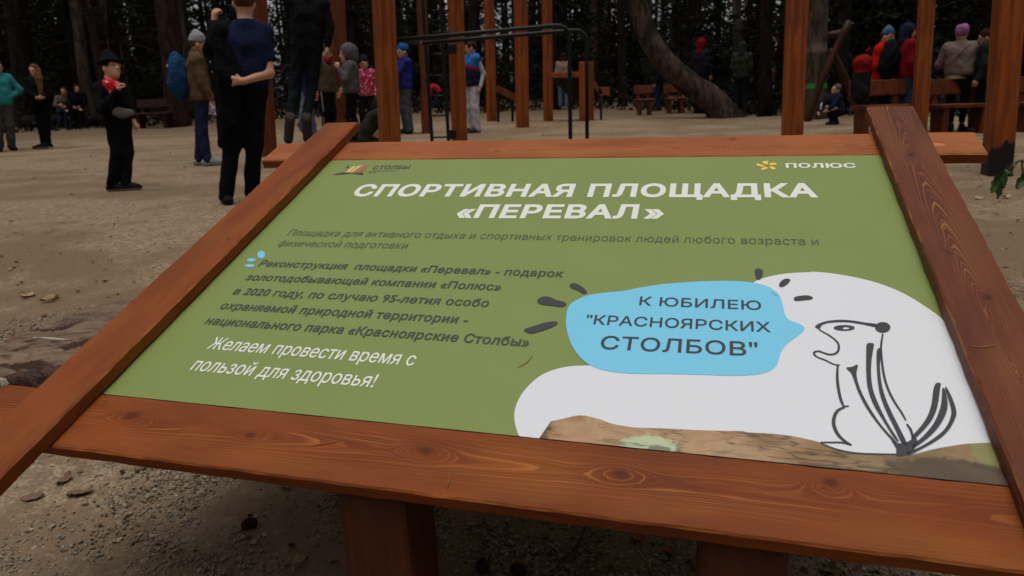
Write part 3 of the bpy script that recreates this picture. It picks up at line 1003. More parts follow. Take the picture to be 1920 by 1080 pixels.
# --- lettering: outlines of the built-in face, thickened to the weight of the print
def text_loops(s, spacing=1.0):
    cu = bpy.data.curves.new('lettering', 'FONT')
    cu.body = s
    cu.resolution_u = 4
    cu.space_character = spacing
    ob = bpy.data.objects.new('lettering', cu)
    COL.objects.link(ob)
    dg = bpy.context.evaluated_depsgraph_get()
    c2 = ob.evaluated_get(dg).to_curve(dg)
    loops = []
    for sp in c2.splines:
        bp = sp.bezier_points
        out = []
        n = len(bp)
        for i in range(n):
            a, b = bp[i], bp[(i + 1) % n]
            p0, p1, p2, p3 = [np.array(q[:2]) for q in (a.co, a.handle_right, b.handle_left, b.co)]
            dv = np.linalg.norm(np.cross(p3 - p0, p1 - p0)) + np.linalg.norm(np.cross(p3 - p0, p2 - p0))
            m = 1 if dv < 1e-5 else 5
            for t in np.arange(m) / m:
                out.append((1 - t) ** 3 * p0 + 3 * (1 - t) ** 2 * t * p1 + 3 * (1 - t) * t * t * p2 + t ** 3 * p3)
        o_ = [out[0]]
        for q in out[1:]:
            if np.linalg.norm(q - o_[-1]) > 1e-4: o_.append(q)
        if len(o_) > 2 and np.linalg.norm(o_[0] - o_[-1]) < 1e-4: o_.pop()
        if len(o_) > 2: loops.append(np.array(o_))
    ob.evaluated_get(dg).to_curve_clear()
    bpy.data.objects.remove(ob)
    return loops


def sarea(p):
    q = np.roll(p, -1, 0)
    return .5 * np.sum(p[:, 0] * q[:, 1] - q[:, 0] * p[:, 1])


def fatten(lp, d):
    a, b, c = np.roll(lp, 1, 0), lp, np.roll(lp, -1, 0)
    e1 = b - a; e1 /= np.linalg.norm(e1, axis=1)[:, None] + 1e-12
    e2 = c - b; e2 /= np.linalg.norm(e2, axis=1)[:, None] + 1e-12
    n1 = np.stack([e1[:, 1], -e1[:, 0]], 1)
    n2 = np.stack([e2[:, 1], -e2[:, 0]], 1)
    m = n1 + n2
    ln = np.sum(m * m, 1)[:, None]
    m = np.where(ln > .25, 2 * m / np.maximum(ln, .5), n1)
    return b + m * d


CAPREF = None
def lettering(name, rows, m, w, label):
    global CAPREF
    if CAPREF is None:
        l = np.concatenate(text_loops('Н'))
        CAPREF = l[:, 1].max() - l[:, 1].min()
    for s, u0, v0, u1, v1, cap, wt in rows:
        mb = MB()
        loops = text_loops(s, 1.0 + wt * .75)
        # some glyphs wind the other way: turn each outline by the largest one that spans it
        fixed = []
        for q in loops:
            host = max((h for h in loops if h[:, 0].min() <= q[:, 0].min() + 1e-5 and h[:, 0].max() >= q[:, 0].max() - 1e-5), key=lambda h: abs(sarea(h)))
            fixed.append(fatten(q, (1 if sarea(host) > 0 else -1) * wt * CAPREF * .5))
        loops = fixed
        A_ = np.concatenate(loops)
        x0, x1 = A_[:, 0].min(), A_[:, 0].max()
        sx, sy = (u1 - u0) / (x1 - x0), cap / (CAPREF * (1 + wt))
        sl = (v1 - v0) / (u1 - u0)
        # one glyph cluster at a time: loops that overlap in x belong together
        loops.sort(key=lambda q: q[:, 0].min())
        grp, end = [], -9
        for q in loops + [None]:
            if q is None or q[:, 0].min() > end:
                if grp:
                    L2 = []
                    for g in grp:
                        X = (g[:, 0] - x0) * sx
                        L2.append(np.stack([u0 + X, v0 + X * sl + (g[:, 1] + wt * CAPREF * .5) * sy], 1))
                    v_, f_ = fill_loops(L2)
                    if len(f_): mb.add(np.column_stack([v_, np.zeros(len(v_))]), (), f_)
                grp = []
            if q is not None:
                grp.append(q)
                end = max(end, q[:, 0].max()) if len(grp) > 1 else q[:, 0].max()
        o = mb.build(name, m)
        on_panel(o, 0, 0, w, parent=panel)
        o['label'] = label


T_ = lambda key: [t[1:] for t in TEXTS if t[0] == key]
lettering('title_lettering', T_('title'), CREAM, WZ, 'large off white title in capitals')
lettering('subtitle_lettering', T_('sub'), GREYT, WZ, 'thin dark grey subtitle')
lettering('paragraph_lettering', T_('text'), TEXTD, WZ, 'bold dark grey paragraph')
lettering('wish_lettering', T_('wish'), CREAM, WZ, 'off white closing wish')
lettering('logo_lettering', T_('park') + T_('park2'), TEXTD, WZ, 'small dark logo name')
lettering('company_lettering', T_('polustext'), CREAM, WZ, 'white logo name in capitals')
lettering('bubble_lettering', T_('bub'), CHAR, WZ + .0014, 'charcoal capitals in the speech bubble')
# a few pine needles blown on to the frame and panel
ndl = plain('dry_pine_needle', srgb(160, 112, 66), .7, .2, .2)
for u_, v_, w_, ang, L_, cv_, lab in (
        (.862, .185, -.0015, 60, .045, .5, 'curved dark dry needle lying on the green print left of the white patch'),
        (.545, -.066, .001, 20, .06, .1, 'straight pale needle on the lower rail left of the middle knot'),
        (.80, -.112, .001, 100, .03, .4, 'short curved needle near the front edge of the lower rail'),
        (1.655, .27, .0318, 10, .045, .5, 'curved pale needle across the dark right plank near its inner edge'),
        (1.70, .145, .0318, -35, .03, .3, 'small needle on the dark right plank close to the lower rail'),
        (.02, -.02, .001, 5, .016, .2, 'tiny pale needle at the corner of the lower rail and left plank'),
        (1.33, .44, -.0015, -50, .022, .4, 'tiny needle on the white print right of the speech bubble')):
    t_ = np.linspace(-.5, .5, 7)
    P_ = np.stack([t_ * L_, cv_ * L_ * (t_ ** 2 - .1), .0012 + 0 * t_], 1)
    o = MB().tube(P_, [.0003, .0006, .0007, .0007, .0007, .0006, .0003], 5).build('pine_needle', ndl, smooth=True)
    o.matrix_world = MPN @ Matrix.Translation((u_, v_, w_)) @ Matrix.Rotation(R(ang), 4, 'Z')
    tag(o, lab, 'pine needle', 'dry needles fallen on the board')
# ------------------------------------------------------------------ the forest
def bark_mat(name, a, b, moss=None, sc=1.0):
    k = NT(name, .95, .1)
    v = k.coords((9 * sc, 9 * sc, 2.2 * sc))
    f = k.noise(v, 1.0, 5, .65, .5)
    col = k.mix(k.step(f, .35, .65), b, a)
    if moss:
        col = k.mix(k.step(k.noise(k.coords((2, 2, .8)), 1.0, 4), .48, .62), col, moss)
    k.color(col)
    k.bump(f, .9, .03)
    return k.m


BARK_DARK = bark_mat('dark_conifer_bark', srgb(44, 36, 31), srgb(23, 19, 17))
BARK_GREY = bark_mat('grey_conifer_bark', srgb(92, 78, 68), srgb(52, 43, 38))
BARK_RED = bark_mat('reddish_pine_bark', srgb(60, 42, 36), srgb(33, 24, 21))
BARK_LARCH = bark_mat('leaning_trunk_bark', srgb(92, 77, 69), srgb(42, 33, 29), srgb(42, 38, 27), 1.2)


def leaf_mat(name, a, b):
    k = NT(name, .8, .15)
    ri = k.n('NewGeometry')
    k.color(k.ramp(ri.outputs['Random Per Island'], [(0, a), (1, b)]))
    return k.m


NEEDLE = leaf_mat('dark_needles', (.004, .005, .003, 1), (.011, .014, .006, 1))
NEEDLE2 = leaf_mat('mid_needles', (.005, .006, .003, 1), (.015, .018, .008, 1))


def trunk_mb(pts, rad, n=12, seed=0):
    mb = MB()
    P = smooth_line(np.array(pts, float), 4)
    r = np.interp(np.linspace(0, 1, len(P)), np.linspace(0, 1, len(rad)), rad)
    r = r * (1 + .018 * np.sin(np.arange(len(P)) * 1.7 + seed))
    r[0] *= 1.28
    mb.tube(P, r, n)
    return mb


def sprays(c, d, L, w, g):
    """leaf-sized needle sprays: centres c, directions d, lengths L, widths w -> quads"""
    n = len(c)
    up = g.normal(size=(n, 3))
    s = np.cross(d, up)
    s /= np.linalg.norm(s, axis=1)[:, None] + 1e-9
    V = np.stack([c - d * L[:, None] * .5, c + s * w[:, None] * .5, c + d * L[:, None] * .5, c - s * w[:, None] * .5], 1)
    return V.reshape(-1, 3)


def crown_arrays(g, z0, z1, ztop, reach, nb, per, Lsp, fill=1.0, low_thin=0.0):
    """branches drooping out of the stem from z0 to z1 (tree top ztop); returns spray quads and branch segments"""
    Vs, segs = [], []
    for b in range(nb):
        t = (b + g.random()) / nb
        z = z0 + (z1 - z0) * t
        L = reach * (1 - (z / ztop)) ** .7 * (.6 + .6 * g.random())
        a = g.random() * 6.2832
        droop = .12 + .4 * g.random()
        s = np.linspace(0, 1, 5)
        P = np.stack([np.cos(a) * L * s, np.sin(a) * L * s, z + L * (.25 * s - droop * s * s * 1.3)], 1)
        segs.append(P)
        if low_thin and g.random() < low_thin * (1 - t):
            continue
        m = max(3, int(per * (.5 + g.random()) * L / reach))
        q = g.random(m) ** .75
        c = np.stack([np.interp(q, s, P[:, k]) for k in range(3)], 1)
        c += g.normal(0, 1, (m, 3)) * (.06 + .13 * L * (.3 + q[:, None] * .5)) * np.array((1, 1, .45)) * fill
        c[:, 2] -= .08 * g.random(m)
        d = np.stack([np.cos(a) + g.normal(0, .6, m), np.sin(a) + g.normal(0, .6, m), -.35 + g.normal(0, .35, m)], 1)
        d /= np.linalg.norm(d, axis=1)[:, None]
        Vs.append(sprays(c, d, Lsp * (.6 + .8 * g.random(m)), Lsp * (.22 + .22 * g.random(m)), g))
    return np.concatenate(Vs), segs


def make_tree(name, kind, seed, tag_args, bark, needle, H=17, r0=.2, z0=1.0, reach=2.4):
    g = np.random.default_rng(seed)
    t = empty(name)
    tag(t, *tag_args)
    bend = g.normal(0, .25, 2)
    pts = [(0, 0, -.15), (bend[0] * .15, bend[1] * .15, H * .25), (bend[0] * .6, bend[1] * .6, H * .6), (bend[0], bend[1], H)]
    mb = trunk_mb(pts, [r0, r0 * .86, r0 * .5, .02], 10, seed)
    if kind == 'spruce':
        V1, segs = crown_arrays(g, z0, 9.0, H, reach, 62, 46, .24, low_thin=.55)
        V2, _ = crown_arrays(g, 9.0, H - .3, H, reach, 34, 20, .55)
        V = np.concatenate([V1, V2])
    elif kind == 'pine':
        V1, segs = crown_arrays(g, z0, 8.0, H * 1.2, reach * .75, 30, 20, .22, low_thin=.9)
        V2, _ = crown_arrays(g, 7.0, H - .3, H * 1.1, reach * 1.1, 36, 22, .55)
        V = np.concatenate([V1, V2])
    else:
        V, segs = crown_arrays(g, z0, H * .96, H, reach, 54, 60, .20)
    for P in segs:
        mb.tube(P, [.022, .016, .011, .007, .004], 4, cap=False)
    mb.build('trunk', bark, t, smooth=True)
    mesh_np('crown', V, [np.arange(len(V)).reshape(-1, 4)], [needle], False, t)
    return t


FOREST = 'conifers of the dark forest behind the clearing'
protos = {
    'spruce': [make_tree('spruce_tree', 'spruce', 100 + i, ('tall dark spruce with drooping lower branches in the dense forest behind the clearing', 'tree', FOREST), BARK_DARK, NEEDLE, 15 + i * 1.3, .13 + .025 * i, .8 + .3 * i, 2.3 + .15 * i) for i in range(4)],
    'pine': [make_tree('pine_tree', 'pine', 200 + i, ('tall slender conifer with a mostly bare lower trunk in the forest behind the clearing', 'tree', 'slender bare trunked conifers of the forest'), (BARK_RED, BARK_DARK, BARK_GREY)[i], NEEDLE2, 16 + i, .15 + .03 * i, 1.6, 2.2) for i in range(3)],
    'young': [make_tree('young_spruce', 'young', 300 + i, ('young bushy spruce in the dark undergrowth between the forest trunks', 'tree', 'young spruces of the undergrowth'), BARK_DARK, NEEDLE, 3.2 + i * 1.1, .05, .15, 1.25 + .2 * i) for i in range(3)],
}


def edge_r(th):
    """distance of the forest edge from the camera along a bearing (deg, right positive)"""
    return float(np.interp(th, [-60, -30, 0, 12, 20, 40, 60], [22, 23.5, 23, 22, 18.5, 16, 15]))


fr = random.Random(21)
used = {k: [False] * len(v) for k, v in protos.items()}
taken = []


def put(kind, x, y, sc=1.0):
    i = fr.randrange(len(protos[kind]))
    o = protos[kind][i]
    if used[kind][i]:
        o = copy_tree(o)
    used[kind][i] = True
    o.location = (x, y, gz(x, y) - .05)
    o.rotation_euler = (R(fr.uniform(-2, 2)), R(fr.uniform(-2, 2)), fr.uniform(0, 6.28))
    o.scale = (sc, sc, sc * fr.uniform(.92, 1.1))


GAPS = [(395, 430), (515, 560), (715, 765), (845, 870), (925, 1000), (1160, 1190), (1222, 1262), (1325, 1400), (1428, 1460)]


def sky_gap(th):
    """bearings (deg) where the wood is thinner and the sky shows between the stems"""
    px = 960 + 1295 / .96 * math.tan(R(th))
    return any(a - 6 < px < b + 6 for a, b in GAPS)


def scatter(kind, n, d0, d1, span, gap, sc=(.85, 1.2)):
    k = tries = 0
    while k < n and tries < n * 40:
        tries += 1
        th = fr.uniform(-span, span)
        r = edge_r(th) + d0 + (d1 - d0) * fr.random() ** .8
        if kind == 'spruce' and sky_gap(th) and fr.random() < .66:
            continue
        x, y = r * math.sin(R(th)), r * math.cos(R(th))
        if any((x - a) ** 2 + (y - b) ** 2 < gap * gap for a, b in taken):
            continue
        taken.append((x, y))
        put(kind, x, y, fr.uniform(*sc))
        k += 1


scatter('pine', 26, .5, 12, 44, 1.6)
scatter('spruce', 92, 2.5, 34, 46, 1.6)
scatter('young', 56, 1.8, 22, 44, .9)


def far_wood():
    """the wood farther back that reads as one dark mass"""
    g = np.random.default_rng(5)
    mb = MB()
    Vs = []
    for i in range(600):
        th = R(-50 + 100 * (i + g.random()) / 600)
        r = 56 + 45 * g.random()
        if sky_gap(math.degrees(th)) and g.random() < .74:
            continue
        x, y = r * math.sin(th), r * math.cos(th)
        z = gz(x, y)
        H = 17 + 5 * g.random()
        mb.tube([(x, y, z - .2), (x + g.normal(0, .2), y, z + H)], [.2 + .1 * g.random(), .03], 5, cap=False)
        V, _ = crown_arrays(g, .4 + g.random() * 1.5, H, H + 1, 2.7, 26, 26, .62)
        Vs.append(V + (x, y, z))
    V = np.concatenate(Vs)
    mb.add(V, np.arange(len(V)).reshape(-1, 4))
    n = len(V) // 4
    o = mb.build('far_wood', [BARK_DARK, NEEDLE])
    idx = np.zeros(len(o.data.polygons), np.int32)
    idx[-n:] = 1
    o.data.polygons.foreach_set('material_index', idx)
    tag(o, 'far off dark conifer wood closing the view between the trunks', 'wood', kind='stuff')


far_wood()


def wood_behind():
    """the same wood closes the clearing on the other sides too"""
    g = np.random.default_rng(15)
    mb = MB()
    Vs = []
    for i in range(150):
        th = R(54 + 252 * (i + g.random()) / 150)
        r = 11 + 16 * g.random()
        x, y = r * math.sin(th), r * math.cos(th)
        z = gz(x, y)
        H = 14 + 5 * g.random()
        mb.tube([(x, y, z - .2), (x + g.normal(0, .2), y, z + H)], [.2 + .1 * g.random(), .03], 5, cap=False)
        V, _ = crown_arrays(g, .3 + g.random(), H, H + 1, 2.6, 30, 20, .75)
        Vs.append(V + (x, y, z))
    V = np.concatenate(Vs)
    mb.add(V, np.arange(len(V)).reshape(-1, 4))
    n = len(V) // 4
    o = mb.build('unseen_shade_wood', [BARK_DARK, NEEDLE])
    idx = np.zeros(len(o.data.polygons), np.int32)
    idx[-n:] = 1
    o.data.polygons.foreach_set('material_index', idx)
    tag(o, 'unseen dark conifer wood added round the clearing for shade', 'wood', kind='stuff')


wood_behind()


# --- trunks of the forest edge that stand out one by one
def near_trunk(label, path, Y, wpx, bark, seed, H=15.0, cat='tree', name='conifer_tree'):
    """path: px,py from the base upwards at depth Y; wpx: trunk widths in pixels along it"""
    b = base(path[0][0], Y)
    pts = [np.array(b) - (0, 0, .2)] + [np.array(atd(px, py, Y)) for px, py in path[1:]]
    k = Y / 1400
    rad = [w * k / 2 for w in wpx]
    top = pts[-1] + (pts[-1] - pts[-2]) / np.linalg.norm(pts[-1] - pts[-2]) * (H - (pts[-1][2] - b[2]))
    pts.append(top)
    rad.append(rad[-1] * .4)
    t = empty(name, b)
    tag(t, label, cat)
    P = [p - np.array(b) for p in pts]
    trunk_mb(P, rad, 16, seed).build('trunk', bark, t, smooth=True)
    g = np.random.default_rng(seed)
    V, _ = crown_arrays(g, 6.5, H - .2, H + 1, 2.4, 34, 26, .5)
    s = np.clip(V[:, 2] / H, 0, 1)
    V[:, :2] += np.stack([np.interp(s, [0, (P[-2][2]) / H, 1], [0, P[-2][k_], P[-1][k_]]) for k_ in (0, 1)], 1)
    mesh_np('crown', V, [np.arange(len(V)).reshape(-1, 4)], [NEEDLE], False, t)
    return t, b, P


near_trunk('thick dark trunk at the far left edge behind the girl with long hair', [(48, 250), (44, 130), (26, -20)], 22.5, [46, 40, 40], BARK_DARK, 1)
near_trunk('slim grey trunk leaning slightly left, between the seated woman and the boy in black', [(172, 244), (154, 110), (138, -20)], 22.5, [26, 21, 20], BARK_GREY, 2)
near_trunk('slim dark trunk right behind the boy in the black hat', [(226, 240), (216, 110), (207, -20)], 24.0, [19, 17, 17], BARK_DARK, 3)
near_trunk('thick reddish trunk behind the woman with the blue backpack', [(334, 238), (324, 120), (309, -20)], 22.0, [44, 39, 41], BARK_RED, 4)
near_trunk('dark trunk behind the boy in the white tracksuit, between two timber posts', [(886, 212), (887, 100), (889, -20)], 24.0, [22, 20, 20], BARK_DARK, 5)
near_trunk('slim grey trunk behind the person in the dark green hooded coat', [(1386, 206), (1383, 100), (1380, -20)], 23.0, [19, 17, 16], BARK_GREY, 6)
near_trunk('thin dark trunk left of the leaning tree, behind the small bench', [(1168, 208), (1166, 100), (1163, -20)], 24.5, [18, 16, 15], BARK_DARK, 8)
t5, b5, P5 = near_trunk('thick straight grey trunk marked with a green tape band beside a timber post', [(1527, 226), (1529, 100), (1532, -20)], 16.5, [46, 42, 40], BARK_GREY, 7)
# the tape
q = np.array(atd(1528, 161, 16.5)) - np.array(b5)
tape = plain('green_tape', srgb(30, 140, 70), .35, .5, .1)
MB().tube([q - (0, 0, .055), q + (0, 0, .055)], [.262, .260], 24, cap=False).build('tape_band', tape, t5, smooth=True)
lean = near_trunk('old leaning tree with a curved mottled trunk bending up to the left', [(1366, 212), (1338, 190), (1300, 163), (1262, 132), (1232, 98), (1212, 60), (1196, 15), (1186, -30), (1172, -110)], 19.0, [66, 52, 46, 44, 42, 40, 38, 36, 34], BARK_LARCH, 11, 12.0, name='leaning_tree')


def undergrowth():
    """low dark brush and dead stalks along the forest edge"""
    g = np.random.default_rng(9)
    n = 26000
    th = R(-50) + R(100) * g.random(n)
    e = np.array([edge_r(math.degrees(t)) for t in th])
    r = e + 1.2 + 16 * g.random(n) ** 1.4
    x, y = r * np.sin(th), r * np.cos(th)
    cl_ = np.sin(x * .9 + 1.3 * np.sin(y * .7)) * np.sin(y * .8 + .4)
    h = (.15 + 1.3 * g.random(n) ** 2) * (.45 + .55 * (cl_ > -.1))
    c = np.stack([x, y, ground_z(x, y) + h * g.random(n)], 1)
    d = np.stack([g.normal(0, .7, n), g.normal(0, .7, n), .5 + .5 * g.random(n)], 1)
    d /= np.linalg.norm(d, axis=1)[:, None]
    V = sprays(c, d, .10 + .22 * g.random(n), .04 + .07 * g.random(n), g)
    o = mesh_np('undergrowth', V, [np.arange(n * 4).reshape(-1, 4)], [leaf_mat('brush_leaves', (.006, .006, .004, 1), (.020, .016, .008, 1))], False)
    tag(o, 'low dark brush along the edge of the forest', 'undergrowth', kind='stuff')


undergrowth()
# ------------------------------------------------------------------ the playground: timber posts, bars, ladder, benches
def timber_post(px, Y, wpx, label, m, yaw=18, H=4.6, tar=None):
    b = base(px, Y)
    s = wpx * Y / 1400 / (math.cos(R(yaw)) + abs(math.sin(R(yaw))))
    t = empty('timber_post', b, R(yaw) - math.atan2(b[0], b[1]))
    tag(t, label, 'post', 'square timber posts of the playground')
    sh = MB().box((0, 0, H / 2 - .2), (s, s, H + .4), None, .012).build('shaft', m if not tar else timber('tarred_timber', srgb(158, 80, 27), srgb(108, 51, 18), 1.0, tar), t)
    lean = -.45 * (px - 1130) / 4812            # the posts are not quite plumb
    t.rotation_euler = (Matrix.Rotation(lean, 3, Vector((math.sin(math.atan2(b[0], b[1])), math.cos(math.atan2(b[0], b[1])), 0))) @ Matrix.Rotation(t.rotation_euler[2], 3, 'Z')).to_euler()
    return t, b, s


POSTS = [
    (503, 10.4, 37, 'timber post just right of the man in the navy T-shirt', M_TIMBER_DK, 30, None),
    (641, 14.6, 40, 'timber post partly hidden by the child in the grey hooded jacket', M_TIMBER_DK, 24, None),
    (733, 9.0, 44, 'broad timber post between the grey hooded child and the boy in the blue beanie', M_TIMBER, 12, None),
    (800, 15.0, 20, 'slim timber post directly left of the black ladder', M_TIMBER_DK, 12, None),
    (862, 11.6, 32, 'timber post carrying the black ladder on its left side', M_TIMBER, 14, None),
    (922, 18.5, 20, 'slim timber post just right of the boy in the white tracksuit', M_TIMBER, 18, None),
    (980, 15.2, 27, 'timber post standing behind the middle of the black parallel bars', M_TIMBER, 25, None),
    (1028, 18.2, 20, 'slim timber post left of the ramp with the black panel', M_TIMBER, 18, None),
    (1484, 9.3, 42, 'solid timber post left of the trunk with the green tape', M_TIMBER, 10, None),
    (1722, 11.0, 30, 'timber post between the person with the black backpack and the woman in the purple beanie', M_TIMBER, 16, None),
    (1868, 6.3, 56, 'nearest timber post with a black tarred foot at the right edge', M_TIMBER, 20, .26),
]
post_xy = []
for px, Y, w, lab, m, yaw, tar in POSTS:
    post_xy.append(timber_post(px, Y, w, lab, m, yaw, 4.6, tar))

# pull-up bar, just above the picture, between the second and third posts
b0, b1 = post_xy[0][1], post_xy[1][1]


def px_tube(pts, Y, r, mb, n=10):
    """tube through points given as (px, py) at depth Y (or a depth each)"""
    P = [np.array(atd(p[0], p[1], p[2] if len(p) > 2 else Y)) for p in pts]
    mb.tube(smooth_line(P, 4), r, n)
    return mb


# --- parallel bars
def bars():
    A = base(1070, 9.0)
    B = base(1101, 9.5)
    t = empty('parallel_bars', A)
    tag(t, 'black steel parallel dip bars on tall legs in the middle of the playground', 'parallel bars')
    o = np.array(A)
    for (px0, py0, px1, py1, pxf, Y, bs) in ((741, 75, 1040, 48, 1069, 9.0, A), (789, 81, 1075, 57, 1101, 9.5, B)):
        P0, P1 = np.array(atd(px0, py0, Y)), np.array(atd(px1, py1, Y))
        top = P1[2]
        F = np.array(bs)
        c = np.array((F[0], F[1], top))
        d = (c - P1) / np.linalg.norm(c - P1)
        pts = [P0, P0 * .5 + P1 * .5, P1]
        for a in (15, 35, 55, 75):
            pts.append(c - d * .14 + .14 * (d * math.sin(R(a)) + np.array((0, 0, 1)) * (math.cos(R(a)) - 1)))
        pts += [c - (0, 0, .2), c - (0, 0, .7), (F[0], F[1], F[2] - .1)]
        MB().tube(np.array(pts) - o, .026, 12).build('bar', M_BLACK, t, smooth=True)
    E0, E1 = np.array(atd(741, 75, 9.0)), np.array(atd(789, 81, 9.5))
    MB().tube([E0 - o, (E0 + E1) / 2 - o, E1 - o], .024, 10).build('cross_tube', M_BLACK, t, smooth=True)
    mb = MB()
    for q in (E0, E1):
        mb.tube([q - o + (0, -.026, 0), q - o + (0, -.045, 0)], .012, 8)
    mb.build('end_bolt', M_STEEL, t, smooth=True)
    # far end leg, hidden behind the broad post
    mb = MB().tube([E1 - o, E1 - o - (0, 0, .8), E1 - o - (0, 0, E1[2] - gz(E1[0], E1[1]) + .1)], .024, 10)


bars()


# --- ladder on the post
def ladder():
    Y = 11.35
    L, Rr = base(811, Y), base(842, Y)
    t = empty('steel_ladder', L)
    tag(t, 'black steel wall ladder with square rungs fixed to the side of a timber post', 'ladder')
    o = np.array(L)
    H = 3.6
    for b in (L, Rr):
        MB().box(np.array(b) - o + (0, 0, H / 2), (.052, .052, H), None, .005).build('rail', M_BLACK, t)
    for py in (258, 217, 180, 142, 102, 61, 20):
        P, Q = np.array(atd(811, py, Y)) - o, np.array(atd(842, py - 1, Y)) - o
        MB().tube([P, (P + Q) / 2, Q], .015, 8).build('rung', M_BLACK, t, smooth=True)
    for py in (92, 252):
        P = np.array(atd(848, py, Y)) - o
        MB().box(P, (.12, .10, .14), None, .004).build('bracket', M_BLACK, t)


ladder()


# --- benches
def bench(pxl, pxr, Y, label, back=True, yaw=0, dark=False, name='park_bench'):
    a, b = base(pxl, Y), base(pxr, Y)
    L = math.hypot(a[0] - b[0], a[1] - b[1])
    c = ((a[0] + b[0]) / 2, (a[1] + b[1]) / 2)
    t = empty(name, (c[0], c[1], gz(*c)), math.atan2(b[1] - a[1], b[0] - a[0]) + R(yaw))
    tag(t, label, 'bench', 'stained wooden benches round the clearing')
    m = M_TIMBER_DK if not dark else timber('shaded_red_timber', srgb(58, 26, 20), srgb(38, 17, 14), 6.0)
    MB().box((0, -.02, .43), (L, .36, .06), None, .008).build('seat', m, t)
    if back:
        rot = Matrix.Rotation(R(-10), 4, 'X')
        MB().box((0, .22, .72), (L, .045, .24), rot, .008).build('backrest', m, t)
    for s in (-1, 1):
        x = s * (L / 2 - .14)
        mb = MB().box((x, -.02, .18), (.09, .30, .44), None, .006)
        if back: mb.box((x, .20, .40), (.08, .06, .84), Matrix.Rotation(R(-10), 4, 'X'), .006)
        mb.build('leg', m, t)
    return t


bench(1597, 1702, 11.3, 'stained wooden bench with a backrest behind the woman in the red jacket')
bench(1742, 1846, 11.3, 'stained wooden bench with a backrest behind the woman in the purple beanie')
bench(1906, 2010, 11.0, 'stained wooden bench cut off by the right edge of the picture')
bench(1190, 1226, 21.0, 'small stained bench left of the leaning tree, beside a dark clad person')
bench(1246, 1284, 21.6, 'second small bench half hidden behind the leaning tree')
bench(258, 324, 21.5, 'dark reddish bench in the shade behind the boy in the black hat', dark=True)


# --- ramp with posts and black panel
def ramp():
    Y = 17.6
    A, B = base(1093, Y), base(1107, Y + .5)
    t = empty('climbing_ramp', A)
    tag(t, 'low timber climbing frame with a black sloping panel and a slanted board', 'climbing frame')
    o = np.array(A)
    for b in (A, B):
        h = height_at(b, 116)
        MB().box(np.array(b) - o + (0, 0, h / 2), (.17, .17, h), None, .01).build('post', M_TIMBER, t)
    p, q = np.array(atd(1034, 142, Y)) - o, np.array(atd(1092, 139, Y)) - o
    d = q - p
    MB().box((p + q) / 2, (np.linalg.norm(d), .08, .12), Matrix.Rotation(math.atan2(d[1], d[0]), 4, 'Z'), .006).build('beam', M_TIMBER, t)
    # black panel sloping down to the right
    c = [np.array(atd(*k)) - o for k in ((1034, 147, Y), (1092, 147, Y), (1118, 200, Y + 1.2), (1085, 200, Y + 1.2))]
    V = np.array(c + [k + (0, .05, .02) for k in c])
    mesh_np('sloping_panel', V, [np.array([(0, 1, 2, 3), (7, 6, 5, 4), (0, 4, 5, 1), (1, 5, 6, 2), (2, 6, 7, 3), (3, 7, 4, 0)])], [M_BLACK], False, t)
    # slanted board on the right and its leg
    for nm, (x0, y0), (x1, y1), w in (('slanted_board', (1108, 150), (1128, 176), .10), ('end_board', (1122, 171), (1143, 171), .2)):
        p, q = np.array(atd(x0, y0, Y + .6)) - o, np.array(atd(x1, y1, Y + .6)) - o
        d = q - p
        rot = Matrix.Rotation(math.atan2(-d[2], d[0]), 4, 'Y')
        MB().box((p + q) / 2, (np.linalg.norm(d), .05, w), rot, .005).build(nm, M_TIMBER, t)
    L = base(1127, Y + .6)
    p = np.array(atd(1127, 178, Y + .6))
    MB().tube([np.array(L) - o, (np.array(L) + p) / 2 - o, p - o], .03, 8).build('leg', M_BLACK, t, smooth=True)
    return t


ramp()


def balance():
    Y = 18.0
    A = base(961, Y)
    t = empty('slanted_board', A)
    tag(t, 'low slanted timber board on a black leg between two slim posts', 'balance board')
    o = np.array(A)
    p, q = np.array(atd(930, 166, Y)) - o, np.array(atd(968, 184, Y)) - o
    d = q - p
    MB().box((p + q) / 2, (np.linalg.norm(d), .3, .16), Matrix.Rotation(math.atan2(-d[2], d[0]), 4, 'Y'), .008).build('board', M_TIMBER_DK, t)
    z = np.array(atd(961, 182, Y)) - o
    MB().tube([(0, 0, -.05), z / 2, z], .035, 8).build('leg', M_BLACK, t, smooth=True)
    p2 = base(934, Y)
    z = np.array(atd(934, 170, Y))
    MB().tube([np.array(p2) - o - (0, 0, .05), (np.array(p2) + z) / 2 - o, z - o], .035, 8).build('leg', M_BLACK, t, smooth=True)


balance()


M_LOG = timber('weathered_logs', srgb(72, 38, 20), srgb(46, 24, 13), 8.0)


def crossed_logs():
    Y = 15.5
    A = base(1568, Y)
    t = empty('crossed_logs', A)
    tag(t, 'rough frame of crossed brown logs behind the trunk with the green tape', 'log frame')
    o = np.array(A)
    g = random.Random(4)
    for pts in (((1592, 40, Y), (1541, 150, Y + .1), (1513, 210, Y + .2)), ((1553, 66, Y + .35), (1587, 60, Y + .3)), ((1558, 92, Y + .3), (1590, 158, Y + .3), (1614, 208, Y + .3))):
        P = [np.array(atd(*k)) - o for k in pts]
        for q in P:
            pass
        if pts[-1][1] > 200:
            q = base(pts[-1][0], pts[-1][2])
            P[-1] = np.array(q) - o - (0, 0, .05)
        MB().tube(smooth_line(P, 5), .075, 9).build('log', M_LOG, t, smooth=True)


crossed_logs()


